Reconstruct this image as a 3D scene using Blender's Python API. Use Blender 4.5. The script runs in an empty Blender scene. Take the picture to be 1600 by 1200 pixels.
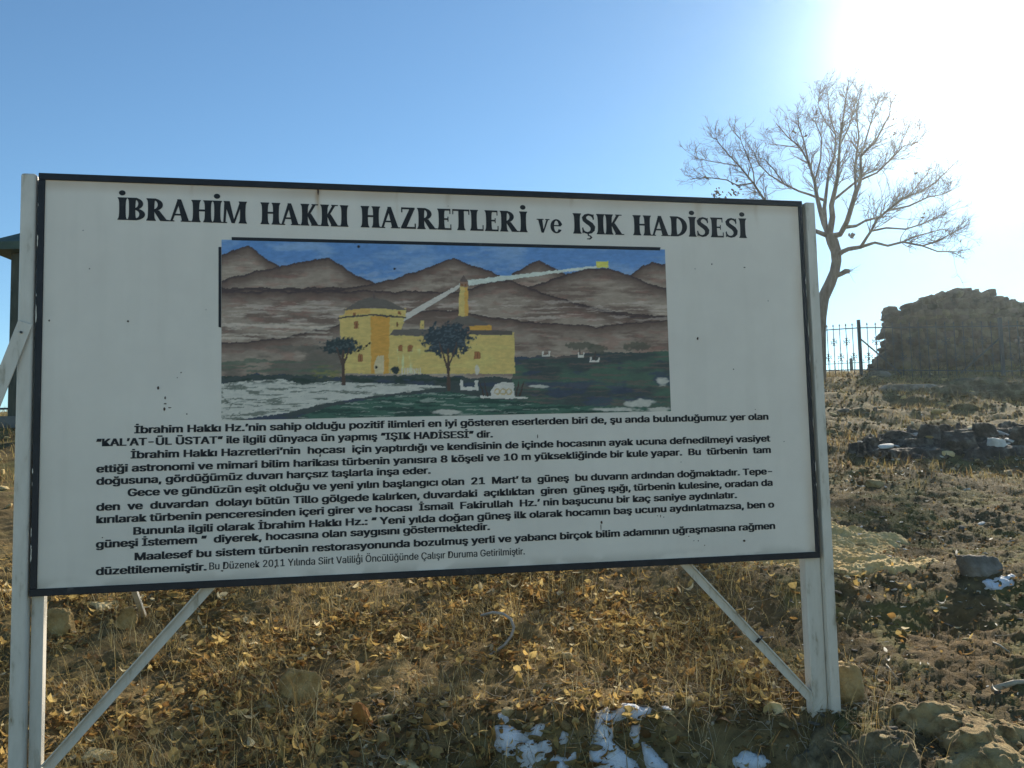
import bpy, bmesh, math, random
import numpy as np
from mathutils import Vector, Matrix
random.seed(7); RNG = np.random.default_rng(7)
SC = bpy.context.scene; COL = SC.collection
PI = math.pi

# ------------------------------------------------------------------ camera
F = 1390.0; EYE = np.array([0, 0, 1.6])
_P = np.array([[61, 271], [1252, 311], [1280.5, 866], [47, 931.]])       # the four corners of the board
def _pose(W=4.0):
    A = []
    for (u, v), (x, y) in zip([(0, 1), (1, 1), (1, 0), (0, 0)], _P):
        x = (x-800)/F; y = -(y-600)/F
        A.append([u, v, 1, 0, 0, 0, -x*u, -x*v, -x]); A.append([0, 0, 0, u, v, 1, -y*u, -y*v, -y])
    h = np.linalg.svd(np.array(A))[2][-1].reshape(3, 3)
    if h[2, 2] < 0: h = -h
    s = W/np.linalg.norm(h[:, 0])
    return h[:, 0]*s, h[:, 1]*s, h[:, 2]*s
_a, _b, _t = _pose()
_Z = _b/np.linalg.norm(_b)
_Y = np.array([0, 0, 1.0]); _Y = _Y - _Y.dot(_Z)*_Z; _Y /= np.linalg.norm(_Y)
_X = np.cross(_Y, _Z); _X *= np.sign(_X[0])
M = np.array([_X, _Y, _Z])                                              # camera axes (right, up, forward) -> world
cam = bpy.data.objects.new('camera', bpy.data.cameras.new('camera')); COL.objects.link(cam)
cam.data.sensor_width = 36; cam.data.lens = 36*F/1600; cam.data.clip_end = 3000; cam.data.clip_start = .05
cam.matrix_world = Matrix([[M[i, 0], M[i, 1], -M[i, 2], EYE[i]] for i in range(3)] + [[0, 0, 0, 1]])
SC.camera = cam
def ray(px, py): return M @ np.array([(px-800)/F, -(py-600)/F, 1.0])
def at(px, py, d): return EYE + ray(px, py)*d
def proj(p):                                                            # world (n,3) -> photo pixels, depth
    c = (np.asarray(p)-EYE) @ M
    return 800+F*c[..., 0]/c[..., 2], 600-F*c[..., 1]/c[..., 2], c[..., 2]

# ------------------------------------------------------------------ world, sun, exposure
_s = ray(1548, 30); _s /= np.linalg.norm(_s); SUN = _s
EL = math.asin(_s[2]); AZ = math.atan2(_s[0], _s[1])
w = bpy.data.worlds.new('World'); SC.world = w; w.use_nodes = True
nt = w.node_tree; nd = nt.nodes; bg = nd['Background']
sky = nd.new('ShaderNodeTexSky'); sky.sky_type = 'NISHITA'; sky.sun_disc = False
sky.sun_elevation = EL; sky.sun_rotation = AZ; sky.altitude = 900; sky.air_density = 1.0; sky.dust_density = .15; sky.ozone_density = 2.6
tc = nd.new('ShaderNodeTexCoord'); dot = nd.new('ShaderNodeVectorMath'); dot.operation = 'DOT_PRODUCT'
dot.inputs[1].default_value = tuple(SUN); nt.links.new(tc.outputs['Generated'], dot.inputs[0])
def _pw(n, k):                                                          # the bright aureole of haze round the sun
    c = nd.new('ShaderNodeMath'); c.operation = 'MAXIMUM'; c.inputs[1].default_value = 0; nt.links.new(dot.outputs['Value'], c.inputs[0])
    m = nd.new('ShaderNodeMath'); m.operation = 'POWER'; m.inputs[1].default_value = n; nt.links.new(c.outputs[0], m.inputs[0])
    q = nd.new('ShaderNodeMath'); q.operation = 'MULTIPLY'; q.inputs[1].default_value = k; nt.links.new(m.outputs[0], q.inputs[0]); return q
SKY = 0.091
p1 = _pw(10, .1); p2 = _pw(150, 10.0)
ad = nd.new('ShaderNodeMath'); ad.operation = 'ADD'; nt.links.new(p1.outputs[0], ad.inputs[0]); nt.links.new(p2.outputs[0], ad.inputs[1])
vs = nd.new('ShaderNodeVectorMath'); vs.operation = 'SCALE'; vs.inputs[0].default_value = (.93, 1, 1.02); nt.links.new(ad.outputs[0], vs.inputs['Scale'])
va = nd.new('ShaderNodeVectorMath'); va.operation = 'ADD'; tn = nd.new('ShaderNodeVectorMath'); tn.operation = 'MULTIPLY'; tn.inputs[1].default_value = (.82, 1, 1.02); nt.links.new(sky.outputs[0], tn.inputs[0]); nt.links.new(tn.outputs[0], va.inputs[0]); nt.links.new(vs.outputs[0], va.inputs[1])
nt.links.new(va.outputs[0], bg.inputs['Color']); bg.inputs['Strength'].default_value = SKY
sl = bpy.data.lights.new('sun', 'SUN'); sl.energy = 5.0; sl.angle = math.radians(.5); sl.color = (1, .91, .75)
so = bpy.data.objects.new('sun', sl); COL.objects.link(so); so.location = (20, 40, 30)
so.rotation_euler = Vector(SUN).to_track_quat('Z', 'Y').to_euler()
SC.view_settings.view_transform = 'Standard'; SC.view_settings.look = 'None'; SC.view_settings.exposure = 0.72; SC.view_settings.gamma = 1

# ------------------------------------------------------------------ helpers
def vn(x, y, s=0):                                                      # value noise 2-D, 0..1
    xi = np.floor(x).astype(np.int64); yi = np.floor(y).astype(np.int64); fx = x-xi; fy = y-yi
    fx = fx*fx*(3-2*fx); fy = fy*fy*(3-2*fy)
    def h(a, b):
        n = (a*374761393 + b*668265263 + s*974634733) & 0x7fffffff
        n = ((n ^ (n >> 13))*1274126177) & 0x7fffffff
        return ((n ^ (n >> 16)) & 0xffff)/65535.0
    return (h(xi, yi)*(1-fx)+h(xi+1, yi)*fx)*(1-fy)+(h(xi, yi+1)*(1-fx)+h(xi+1, yi+1)*fx)*fy
def fbm(x, y, s=0, o=4):
    t = 0; a = .5; n = 0
    for k in range(o): t = t+a*vn(x, y, s+k*17); n += a; a *= .5; x = x*2.03+3.1; y = y*2.03+1.7
    return t/n
def sst(a, b, x): t = np.clip((x-a)/(b-a), 0, 1); return t*t*(3-2*t)
def lin(c): c = np.asarray(c, float)/255; return np.where(c <= .04045, c/12.92, ((c+.055)/1.055)**2.4)

def tag(o, label=None, cat=None, group=None, kind=None):
    if label: o['label'] = label
    if cat: o['category'] = cat
    if group: o['group'] = group
    if kind: o['kind'] = kind
    return o
def thing(name, loc, label, cat, group=None, rz=0):
    o = bpy.data.objects.new(name, None); COL.objects.link(o); o.location = loc; o.rotation_euler = (0, 0, rz); o.empty_display_size = .2
    return tag(o, label, cat, group)
def mesh(name, v, f, mat, smooth=False, col=None):
    me = bpy.data.meshes.new(name); v = np.asarray(v, float)
    if isinstance(f, np.ndarray):
        n, k = f.shape
        me.vertices.add(len(v)); me.vertices.foreach_set('co', v.ravel())
        me.loops.add(n*k); me.loops.foreach_set('vertex_index', f.ravel().astype(np.int32))
        me.polygons.add(n); me.polygons.foreach_set('loop_start', np.arange(0, n*k, k, dtype=np.int32)); me.polygons.foreach_set('loop_total', np.full(n, k, np.int32))
        me.update(calc_edges=True)
    else:
        me.from_pydata([tuple(p) for p in v], [], f); me.update()
    if smooth: me.polygons.foreach_set('use_smooth', np.ones(len(me.polygons), bool))
    if col is not None:
        ca = me.color_attributes.new('tint', 'FLOAT_COLOR', 'POINT'); c = np.ones((len(v), 4)); c[:, :3] = col; ca.data.foreach_set('color', c.ravel())
    if mat: me.materials.append(mat)
    return me
def obj(name, me, parent=None, loc=(0, 0, 0)):
    o = bpy.data.objects.new(name, me); COL.objects.link(o); o.location = loc
    if parent: o.parent = parent
    return o
class MB:                                                               # collects shapes into one mesh
    def __init__(s): s.v = []; s.f = []
    def add(s, v, f):
        b = len(s.v); s.v += [tuple(p) for p in v]; s.f += [tuple(i+b for i in q) for q in f]
    def box(s, c, ax, h):                                               # centre, 3 axes, half sizes
        c = np.asarray(c, float); ax = [np.asarray(a, float)*k for a, k in zip(ax, h)]
        v = [c+i*ax[0]+j*ax[1]+k*ax[2] for i in (-1, 1) for j in (-1, 1) for k in (-1, 1)]
        s.add(v, [(0, 1, 3, 2), (4, 6, 7, 5), (0, 4, 5, 1), (2, 3, 7, 6), (0, 2, 6, 4), (1, 5, 7, 3)])
    def abox(s, lo, hi):
        lo = np.asarray(lo, float); hi = np.asarray(hi, float); s.box((lo+hi)/2, np.eye(3), (hi-lo)/2)
    def bar(s, p, q, wx, wy, up=(0, 0, 1)):
        p = np.asarray(p, float); q = np.asarray(q, float); d = q-p; L = np.linalg.norm(d); d /= L
        a = np.cross(d, up); a /= np.linalg.norm(a); b = np.cross(a, d); s.box((p+q)/2, (d, a, b), (L/2, wx/2, wy/2))
    def tube(s, pts, rad, n=6, cap=True):
        pts = [np.asarray(p, float) for p in pts]; b = len(s.v); m = len(pts)
        t0 = pts[1]-pts[0]; r = np.cross(t0, (0.31, .52, .8)); r /= np.linalg.norm(r)
        for i in range(m):
            t = pts[min(i+1, m-1)]-pts[max(i-1, 0)]; t = t/(np.linalg.norm(t)+1e-9)
            r = r-r.dot(t)*t; r /= (np.linalg.norm(r)+1e-9); u = np.cross(t, r)
            R = rad[i] if hasattr(rad, '__len__') else rad
            for k in range(n):
                a = 2*PI*k/n; s.v.append(tuple(pts[i]+R*(math.cos(a)*r+math.sin(a)*u)))
        for i in range(m-1):
            for k in range(n):
                k2 = (k+1) % n; s.f.append((b+i*n+k, b+i*n+k2, b+(i+1)*n+k2, b+(i+1)*n+k))
        if cap: s.f.append(tuple(b+k for k in range(n))[::-1]); s.f.append(tuple(b+(m-1)*n+k for k in range(n)))
    def build(s, name, mat, parent=None, org=(0, 0, 0), smooth=False, bevel=0, seg=2):
        me = mesh(name, np.array(s.v)-np.asarray(org), s.f, mat, smooth)
        if bevel:
            bm = bmesh.new(); bm.from_mesh(me); bmesh.ops.bevel(bm, geom=list(bm.edges), offset=bevel, segments=seg, affect='EDGES', profile=.6)
            bm.to_mesh(me); bm.free()
        return obj(name, me, parent)

def pm(name, cols, scale=5, rough=.8, bump=.3, bscale=30, attr=None, amix=1.0, detail=6, spec=.3, transl=0, dist=.02, stretch=None, metallic=0, pos=None):
    m = bpy.data.materials.new(name); m.use_nodes = True; t = m.node_tree; n = t.nodes; L = t.links.new; b = n['Principled BSDF']
    b.inputs['Roughness'].default_value = rough; b.inputs['Specular IOR Level'].default_value = spec; b.inputs['Metallic'].default_value = metallic
    co = n.new('ShaderNodeTexCoord'); src = co.outputs['Object']
    if stretch:
        mp = n.new('ShaderNodeMapping'); mp.inputs['Scale'].default_value = stretch; L(src, mp.inputs[0]); src = mp.outputs[0]
    nz = n.new('ShaderNodeTexNoise'); nz.inputs['Scale'].default_value = scale; nz.inputs['Detail'].default_value = detail; nz.inputs['Roughness'].default_value = .65; L(src, nz.inputs['Vector'])
    cr = n.new('ShaderNodeValToRGB'); e = cr.color_ramp.elements
    k = len(cols); ps = pos or [.3+.4*i/max(k-1, 1) for i in range(k)]
    while len(e) < k: e.new(.5)
    for i, c in enumerate(cols): e[i].position = ps[i]; e[i].color = (*c, 1)
    L(nz.outputs['Fac'], cr.inputs[0]); out = cr.outputs[0]
    if attr:
        va = n.new('ShaderNodeVertexColor'); va.layer_name = 'tint'; mx = n.new('ShaderNodeMix'); mx.data_type = 'RGBA'; mx.blend_type = attr
        mx.inputs['Factor'].default_value = amix; L(out, mx.inputs['A']); L(va.outputs[0], mx.inputs['B']); out = mx.outputs['Result']
    L(out, b.inputs['Base Color'])
    if bump:
        n2 = n.new('ShaderNodeTexNoise'); n2.inputs['Scale'].default_value = bscale; n2.inputs['Detail'].default_value = 8; n2.inputs['Roughness'].default_value = .7; L(src, n2.inputs['Vector'])
        bp = n.new('ShaderNodeBump'); bp.inputs['Strength'].default_value = bump; bp.inputs['Distance'].default_value = dist; L(n2.outputs['Fac'], bp.inputs['Height']); L(bp.outputs[0], b.inputs['Normal'])
    if transl:
        tr = n.new('ShaderNodeBsdfTranslucent'); L(out, tr.inputs['Color']); ms = n.new('ShaderNodeMixShader'); ms.inputs[0].default_value = transl
        L(b.outputs[0], ms.inputs[1]); L(tr.outputs[0], ms.inputs[2]); L(ms.outputs[0], n['Material Output'].inputs['Surface'])
    return m
MT = {}
MT['post'] = pm('white_post_paint', [(.2, .12, .06), (.42, .37, .28), (.6, .55, .46), (.68, .63, .54)], 6, .45, .2, 60, stretch=(3, 3, .7), pos=[.27, .34, .43, .7], dist=.004)
MT['panel'] = pm('white_board_paint', [(.73, .655, .56), (.80, .725, .62)], 3, .4, .04, 200, attr='MULTIPLY', dist=.001)
MT['black'] = pm('black_frame_paint', [(.012, .012, .014), (.022, .022, .026), (.09, .085, .08)], 9, .5, .2, 80, pos=[.3, .62, .78], dist=.002)
MT['ink'] = pm('black_lettering_paint', [(.014, .014, .016), (.022, .022, .024), (.05, .05, .05)], 30, .6, 0, pos=[.3, .6, .85])
MT['paint'] = pm('picture_pigment', [(.88, .88, .88), (1, 1, 1)], 30, .55, .25, 70, attr='MULTIPLY', dist=.002)
MT['soil'] = pm('hill_soil', [(.75, .75, .75), (1.15, 1.15, 1.15)], 9, .95, .9, 25, attr='MULTIPLY', dist=.03, spec=.1)
MT['leaf'] = pm('dry_leaf', [(.85, .85, .85), (1.1, 1.1, 1.1)], 60, .75, 0, attr='MULTIPLY', transl=.5, spec=.25)
MT['straw'] = pm('dry_straw', [(.85, .85, .85), (1.1, 1.1, 1.1)], 40, .7, 0, attr='MULTIPLY', transl=.35, spec=.2)
MT['ochre'] = pm('ochre_limestone', [(.14, .085, .035), (.36, .23, .085), (.54, .37, .15), (.66, .51, .25)], 7, .9, 1, 30, dist=.05, pos=[.3, .4, .52, .7], detail=9)
MT['pale'] = pm('pale_limestone', [(.5, .34, .12), (.72, .54, .25), (.8, .66, .38)], 6, .9, .9, 18, dist=.04)
MT['orange'] = pm('orange_stone', [(.26, .1, .025), (.42, .19, .05)], 10, .9, .6, 30, dist=.02)
MT['grey'] = pm('grey_limestone', [(.1, .085, .065), (.2, .175, .135), (.34, .31, .26)], 5, .9, .9, 15, dist=.05)
MT['dark'] = pm('dark_bedrock', [(.03, .024, .018), (.1, .08, .06), (.3, .26, .2)], 6, .9, 1, 14, dist=.06)
MT['moss'] = pm('mossy_bedrock', [(.05, .042, .022), (.14, .11, .055), (.3, .25, .15)], 4, .95, 1, 12, dist=.06)
MT['crust'] = pm('pale_rock_crust', [(.18, .11, .045), (.4, .26, .1), (.85, .58, .22), (.9, .7, .34)], 5, .9, 1, 26, dist=.05, pos=[.27, .36, .41, .68], detail=9)
MT['ledge'] = pm('ochre_ledge_rock', [(.12, .075, .035), (.3, .19, .075), (.52, .36, .15), (.64, .5, .26)], 7, .95, 1, 34, dist=.05, pos=[.32, .4, .5, .68], detail=9)
MT['earth'] = pm('earthy_rock', [(.09, .065, .035), (.22, .165, .085), (.36, .29, .17)], 9, .95, .9, 30, dist=.04)
MT['chip'] = pm('white_chip', [(.5, .47, .4), (.72, .7, .64)], 12, .8, .4, 40)
MT['snow'] = pm('old_snow', [(.74, .76, .78), (.9, .91, .92)], 25, .6, .9, 110, dist=.012, attr='MULTIPLY')
MT['bark'] = pm('tree_bark', [(.13, .095, .07), (.28, .21, .16)], 12, .95, .8, 40, stretch=(1, 1, .3))
MT['iron'] = pm('dark_iron', [(.03, .035, .04), (.06, .066, .07)], 20, .6, .1, 60)
MT['green'] = pm('green_roof_metal', [(.045, .07, .05), (.08, .11, .08)], 4, .6, .15, 30)
MT['greywood'] = pm('grey_green_timber', [(.05, .055, .04), (.1, .1, .075)], 8, .8, .3, 30, stretch=(3, 3, .5))
MT['plinth'] = pm('grey_plinth', [(.12, .12, .11), (.22, .21, .19)], 4, .9, .3, 30)
MT['ruin'] = pm('ruin_stone', [(.05, .036, .026), (.14, .105, .07), (.25, .2, .14)], 2.2, .95, .9, 8, attr='MULTIPLY', dist=.08)
MT['pipe'] = pm('grey_plastic', [(.2, .19, .17), (.36, .35, .32)], 20, .4, 0)
MT['wood'] = pm('weathered_stick', [(.3, .24, .16), (.5, .43, .32)], 20, .8, .4, 60)

# ------------------------------------------------------------------ ground
def Hs(x, y):
    x = np.asarray(x, float); y = np.asarray(y, float)
    yc = 16+9*sst(-6, 4, x)                                             # how far off the crest lies
    up = np.minimum(y, yc) - 1.2*np.exp(-((y-yc)/2.2)**2)*.28
    z = .13+.177*(up-4.9)+.011*np.clip(up-11, 0, None)
    z = z+np.clip(y-yc, 0, 25)*(.018+.034*sst(-6, 4, x)) - np.clip(y-55, 0, 1e9)*.05 + np.clip(y-160, 0, 1e9)*.045
    z = np.where(y < 0, z+.12*np.minimum(-y, 1e9)*.9, z)                # the slope eases off behind the viewer
    z = z+.055*np.log1p(np.exp(np.clip((-x-1.2)*2, -30, 30)))/2*sst(3, 9, y)*np.where(x < -14, 14/np.maximum(-x, 1), 1)
    bank = sst(5.12, 4.5, y)*sst(-.85, -.35, x)*sst(1.8, 1.45, x)
    z = z-.3*bank
    z = z+(.12*np.exp(-((y-7.0)/.55)**2)-.10*np.exp(-((y-8.6)/.6)**2))*sst(1.2, 2.0, x)*sst(5.2, 4.2, x)   # shelf shaped so the flat outcrop catches more sun
    return z
def H(x, y):
    x = np.asarray(x, float); y = np.asarray(y, float); z = Hs(x, y)
    n = .11*(fbm(x*.8, y*.8, 3)-.5)+.07*(fbm(x*2.6, y*2.6, 9)-.5)+.05*(fbm(x*9, y*9, 21, 3)-.5)
    far = sst(8, 16, y); led = fbm(x*.35+4, y*.9, 40, 4); n = n+far*.38*(led-.5)
    led2 = np.abs(fbm(x*.5, y*1.6, 55, 3)-.5); n = n+far*.18*(.12-led2)+far*.16*(fbm(x*2.4+7, y*2.4, 58, 4)-.5)
    return z+n*np.where(np.abs(y) > 60, 6, 1)
def hit(px, py):
    r = ray(px, py); d = 2*1.004**np.arange(960); p = EYE+r*d[:, None]; b = p[:, 2] < H(p[:, 0], p[:, 1]); i = int(np.argmax(b)) if b.any() else 959
    return p[i], d[i]
def axis(lo, hi, a, b, st, g):
    m = list(np.arange(a, b+1e-6, st)); s = st; q = m[-1]
    while q < hi: s *= g; q += s; m.append(q)
    s = st; q = m[0]
    while q > lo: s *= g; q -= s; m.insert(0, q)
    return np.array(m)
xs = axis(-150, 150, -4.0, 5.2, .03, 1.035); ys = axis(-90, 150, 4.1, 8.8, .03, 1.013)
X, Yg = np.meshgrid(xs, ys); Zg = H(X, Yg)
fine = sst(14, 9, Yg)*sst(-6, -4, X)*sst(8, 6, X)
Zg = Zg+fine*(.05*(fbm(X*20, Yg*20, 70, 3)-.5)+.02*(RNG.random(X.shape)-.5))
nx, ny = len(xs), len(ys); idx = np.arange(nx*ny).reshape(ny, nx)
fq = np.stack([idx[:-1, :-1], idx[:-1, 1:], idx[1:, 1:], idx[1:, :-1]], -1).reshape(-1, 4)
def soilcol(x, y):
    b = np.zeros(x.shape+(3,)); a = fbm(x*1.3, y*1.3, 5)[..., None]; c = fbm(x*3.3, y*3.3, 15)[..., None]; e = fbm(x*14, y*14, 33, 3)[..., None]
    b[:] = (.15, .11, .052)
    b = b+(np.array((.17, .105, .042))-b)*sst(.5, .66, a)*.7            # red brown earth
    b = b+(np.array((.145, .13, .045))-b)*sst(.48, .6, c)*.85          # moss and stubble
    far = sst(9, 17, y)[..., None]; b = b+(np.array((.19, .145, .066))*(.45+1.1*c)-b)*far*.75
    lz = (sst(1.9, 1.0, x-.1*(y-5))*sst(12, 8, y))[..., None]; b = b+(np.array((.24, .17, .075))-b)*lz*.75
    b = b*(.4+1.2*e); pl_ = sst(2.6, 1.6, y+.5*c[..., 0])[..., None]       # ground coloured pale out of view, added to bounce light onto the board
    return b*(1-pl_)+np.array((.52, .45, .34))*(.7+.6*e)*pl_
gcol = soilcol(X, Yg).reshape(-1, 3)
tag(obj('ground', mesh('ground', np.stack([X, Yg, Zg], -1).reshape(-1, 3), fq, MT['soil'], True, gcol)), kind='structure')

# ------------------------------------------------------------------ the board
O = M @ _t + EYE; U = M @ _a; U[2] = 0; U /= np.linalg.norm(U); N = np.cross(U, (0, 0, 1.0)); BW, BH = 4.0, 2.0
def pb(px, py):                                                         # pixel -> (u, v) on the board
    r = ray(px, py); k = (O-EYE).dot(N)/r.dot(N); p = EYE+r*k-O; return p.dot(U), p[2]
def bw(u, v, n=0): return O+np.multiply.outer(u, U)+np.multiply.outer(v, np.array([0, 0, 1.0]))+n*N
sign = thing('information_board', tuple(O), 'large white information board with a painted landscape and black Turkish text on two white posts', 'sign')
sign.rotation_euler = (0, 0, math.atan2(U[1], U[0]))                    # local axes: x along the board, -y to the viewer, z up
def zloc(u, n): p = bw(u, 0, n); return float(H(p[0], p[1]))-O[2]
# panel: front sheet with dirt painted in as weathering, folded round to a thin box
gu = np.linspace(0, BW, 401); gv = np.linspace(0, BH, 201); GU, GV = np.meshgrid(gu, gv)
dirt = np.ones(GU.shape+(3,)); rust = np.array((.62, .45, .28)); grime = np.array((.7, .69, .64))
def blend(mask, c): dirt[:] = dirt*(1-mask[..., None])+c*mask[..., None]*dirt
blend(.55*sst(.10, .045, BH-GV)*(.2+fbm(GU*3, GV*.8, 8)), rust)
for px_, w_, l_, k_ in ((497, .010, .24, .9), (893, .008, .1, .5), (300, .006, .12, .35), (700, .012, .16, .3), (1090, .02, .3, .3), (620, .005, .3, .25), (1180, .01, .2, .3)):
    u0 = pb(px_, 300)[0]; dl = BH-GV
    blend(k_*np.exp(-((GU-u0+.004*np.sin(GV*40))/w_)**2)*sst(l_, l_*.2, dl), rust)
blend(.35*sst(.10, .03, GU)*(fbm(GU*9, GV*3, 28)), grime); blend(.5*sst(.1, .03, BW-GU)*(fbm(GU*9, GV*3, 29)), rust)
blend(.45*sst(.09, .03, GV)*sst(.42, .62, fbm(GU*7, GV*9, 48)), grime*.7)
blend(.16*sst(.5, .75, fbm(GU*1.1, GV*.5, 61)), grime)
blend(.07*sst(.55, .7, fbm(GU*14, GV*1.3, 66)), grime)
iu = np.arange(401*201).reshape(201, 401)
pf = np.stack([iu[:-1, :-1], iu[:-1, 1:], iu[1:, 1:], iu[1:, :-1]], -1).reshape(-1, 4)
wav = .004*np.sin(GU*2.1+1)*np.sin(GV*1.6)+.003*(fbm(GU*1.4, GV*1.4, 77)-.5)
pv = np.stack([GU, wav*0+.0, GV], -1).reshape(-1, 3); nb = len(pv)
pv = np.vstack([pv, [(0, .02, 0), (BW, .02, 0), (BW, .02, BH), (0, .02, BH)]])
c4 = [iu[0, 0], iu[0, -1], iu[-1, -1], iu[-1, 0]]
side = np.array([[c4[1], c4[0], nb, nb+1], [c4[2], c4[1], nb+1, nb+2], [c4[3], c4[2], nb+2, nb+3], [c4[0], c4[3], nb+3, nb], [nb+3, nb+2, nb+1, nb]])
panel = obj('panel', mesh('panel', pv, np.vstack([pf, side]), MT['panel'], False, np.vstack([dirt.reshape(-1, 3), np.ones((4, 3))*.6])), sign)
# bird droppings and rust specks: thin blobs on the panel
sp = MB(); rr = random.Random(3)
def blob(px, py, rx, ry, k=7):
    u, v = pb(px, py); s = 1/300.
    pts = [(u+rx*s*math.cos(2*PI*i/k)*rr.uniform(.6, 1.25), -.0012, v+ry*s*math.sin(2*PI*i/k)*rr.uniform(.6, 1.25)) for i in range(k)]
    sp.add(pts, [tuple(range(k))])
for a in ((247, 606, 2, 3), (258, 622, 1, 2.5), (258, 631, 2, 1), (257, 639, 1.6, 2.6), (265, 637, 2.4, .8), (283, 582, 1, 1), (277, 590, .8, .8), (292, 647, 1, 1), (200, 502, 1.6, 1.6), (77, 501, 1.4, 1.6), (1112, 413, 1.2, 2), (1163, 418, 1.8, 1.2),
          (1090, 529, 2, 3), (1146, 577, 1, 1), (1086, 420, .8, .8), (940, 816, 2.2, 2.4), (939, 824, .7, 5), (1032, 806, 1, 2.4), (1027, 806, 1, 1), (1037, 808, 1, 1), (1163, 845, 2.4, 1.8), (1084, 845, 1, 1), (1091, 845, .8, 1.2), (1076, 838, 1.2, .8), (1101, 852, .7, 1.2),
          (546, 640, 1, 1), (292, 647, 1, 1), (840, 682, .9, 3), (500, 712, 1.4, 2.6), (1064, 722, .6, 1), (805, 862, 1, 2), (560, 866, .8, 2), (497, 299, 1.2, 6), (347, 892, 2, 1.2), (430, 886, 1, 2), (160, 840, 1, 1), (337, 886, .8, .8), (865, 838, 1, 1.5), (555, 380, 1.2, 2.4), (700, 322, .8, .8), (1180, 640, .8, .8), (130, 360, .8, .8), (140, 420, 1, 1.2), (322, 484, .8, .8), (1200, 470, .8, 1.4), (1225, 690, 1, 1)):
    blob(*a)
sp.build('specks', pm('dark_speck', [(.03, .02, .015), (.09, .05, .03)], 60, .8, 0), sign)
fr = MB(); bz = .032
fr.abox((0, -.008, BH-bz), (BW, .03, BH)); fr.abox((-.002, -.008, -.004), (BW, .03, .03))
fr.abox((0, -.007, .0302), (.029, .03, BH-bz-.0002)); fr.abox((BW-.024, -.007, .0302), (BW, .03, BH-bz-.0002))
fr.build('frame', MT['black'], sign, bevel=.002, seg=1)
fl = MB()                                                               # flaked paint along the frame's sides
for uu, sgn in ((.001, 1), (BW-.001, -1)):
    for k in range(9):
        v0 = rr.uniform(.05, 1.95); l = rr.uniform(.01, .1); ww = rr.uniform(.001, .0055)
        k5 = [(uu+sgn*ww*rr.uniform(.3, 1), v0+l*t) for t in (.1, .3, .5, .7, .9)]
        fl.add([(uu-sgn*.001, -.0085, v0)]+[(a, -.0085, b) for a, b in k5]+[(uu-sgn*.001, -.0085, v0+l)], [tuple(range(7))])
fl.build('flaked_paint', MT['post'], sign)
def post(name, u0, u1, y0, y1, top, bev):
    uc = (u0+u1)/2; zb = zloc(uc, -(y0+y1)/2)-.25
    b = MB(); b.abox((u0, y0, zb), (u1, y1, top)); return b.build(name, MT['post'], sign, bevel=bev, seg=4, smooth=True)
post('post', -.078, -.010, -.012, .056, BH-.004, .016); post('inner_post', -.004, .050, .032, .085, BH-.02, .005)
post('inner_post', BW-.07, BW+.022, .032, .10, BH-.006, .006); post('post', BW+.0245, BW+.081, -.004, .07, BH-.004, .008)
def brace(name, p, q, wd, y, mk=None):                                  # an L iron in the plane of the board
    p = np.array([p[0], y, p[1]]); q = np.array([q[0], y, q[1]]); d = (q-p)/np.linalg.norm(q-p); n = np.array([-d[2], 0, d[0]]); n = n*np.sign(n[2])
    b = MB(); L = np.linalg.norm(q-p); c = (p+q)/2; yy = np.array([0, 1.0, 0])
    b.box(c, (d, n, yy), (L/2, wd/2, .003)); b.box(c+n*(wd/2-.0035)-yy*.0152, (d, n, yy), (L/2, .003, .012))
    return b.build(name, MT['post'], sign)
brace('brace', pb(328, 915), pb(66, 1207), .052, .045); br = brace('brace', pb(1063, 868), pb(1278, 1098), .046, .06)
j = MB(); jp = np.array([pb(1192, 1001)[0], .0, pb(1192, 1001)[1]]); j.box(jp+np.array([0, .042, 0]), ((.72, 0, -.69), (.69, 0, .72), (0, 1, 0)), (.0015, .0235, .0165)); obj('joint', mesh('joint', j.v, j.f, MT['black']), br)
st = MB(); p0 = np.array([*pb(33, 505), 0]); st.bar((p0[0]+.012, -.03, p0[1]), (p0[0]-.62, -.075, p0[1]-1.62), .006, .062, up=(0, 1, .2))
stay = MB(); a0 = np.array([-.018-.02, -.022, p0[1]]); b0 = np.array([-.018-.02-.50, -.06, p0[1]-1.5])
d = (b0-a0)/np.linalg.norm(b0-a0); n_ = np.cross(d, (0, 1, 0)); n_ /= np.linalg.norm(n_); stay.box((a0+b0)/2, (d, n_, np.cross(d, n_)), (np.linalg.norm(b0-a0)/2, .033, .004))
so_ = stay.build('stay', MT['post'], sign, bevel=.0015, seg=1)
bo = MB(); cpt = a0+d*.05; bo.tube([cpt+(0, -.012, 0), cpt+(0, -.0045, 0)], .006, 6); obj('bolt', mesh('bolt', bo.v, bo.f, MT['iron']), so_)
g0, gd = hit(229, 953); l0 = g0-O; rs = MB(); rs.bar((l0.dot(U), -l0.dot(N), l0[2]-.1), (.06, .11, 1.05), .035, .035); rs.build('rear_stay', MT['post'], sign, bevel=.003, seg=1)

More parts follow.
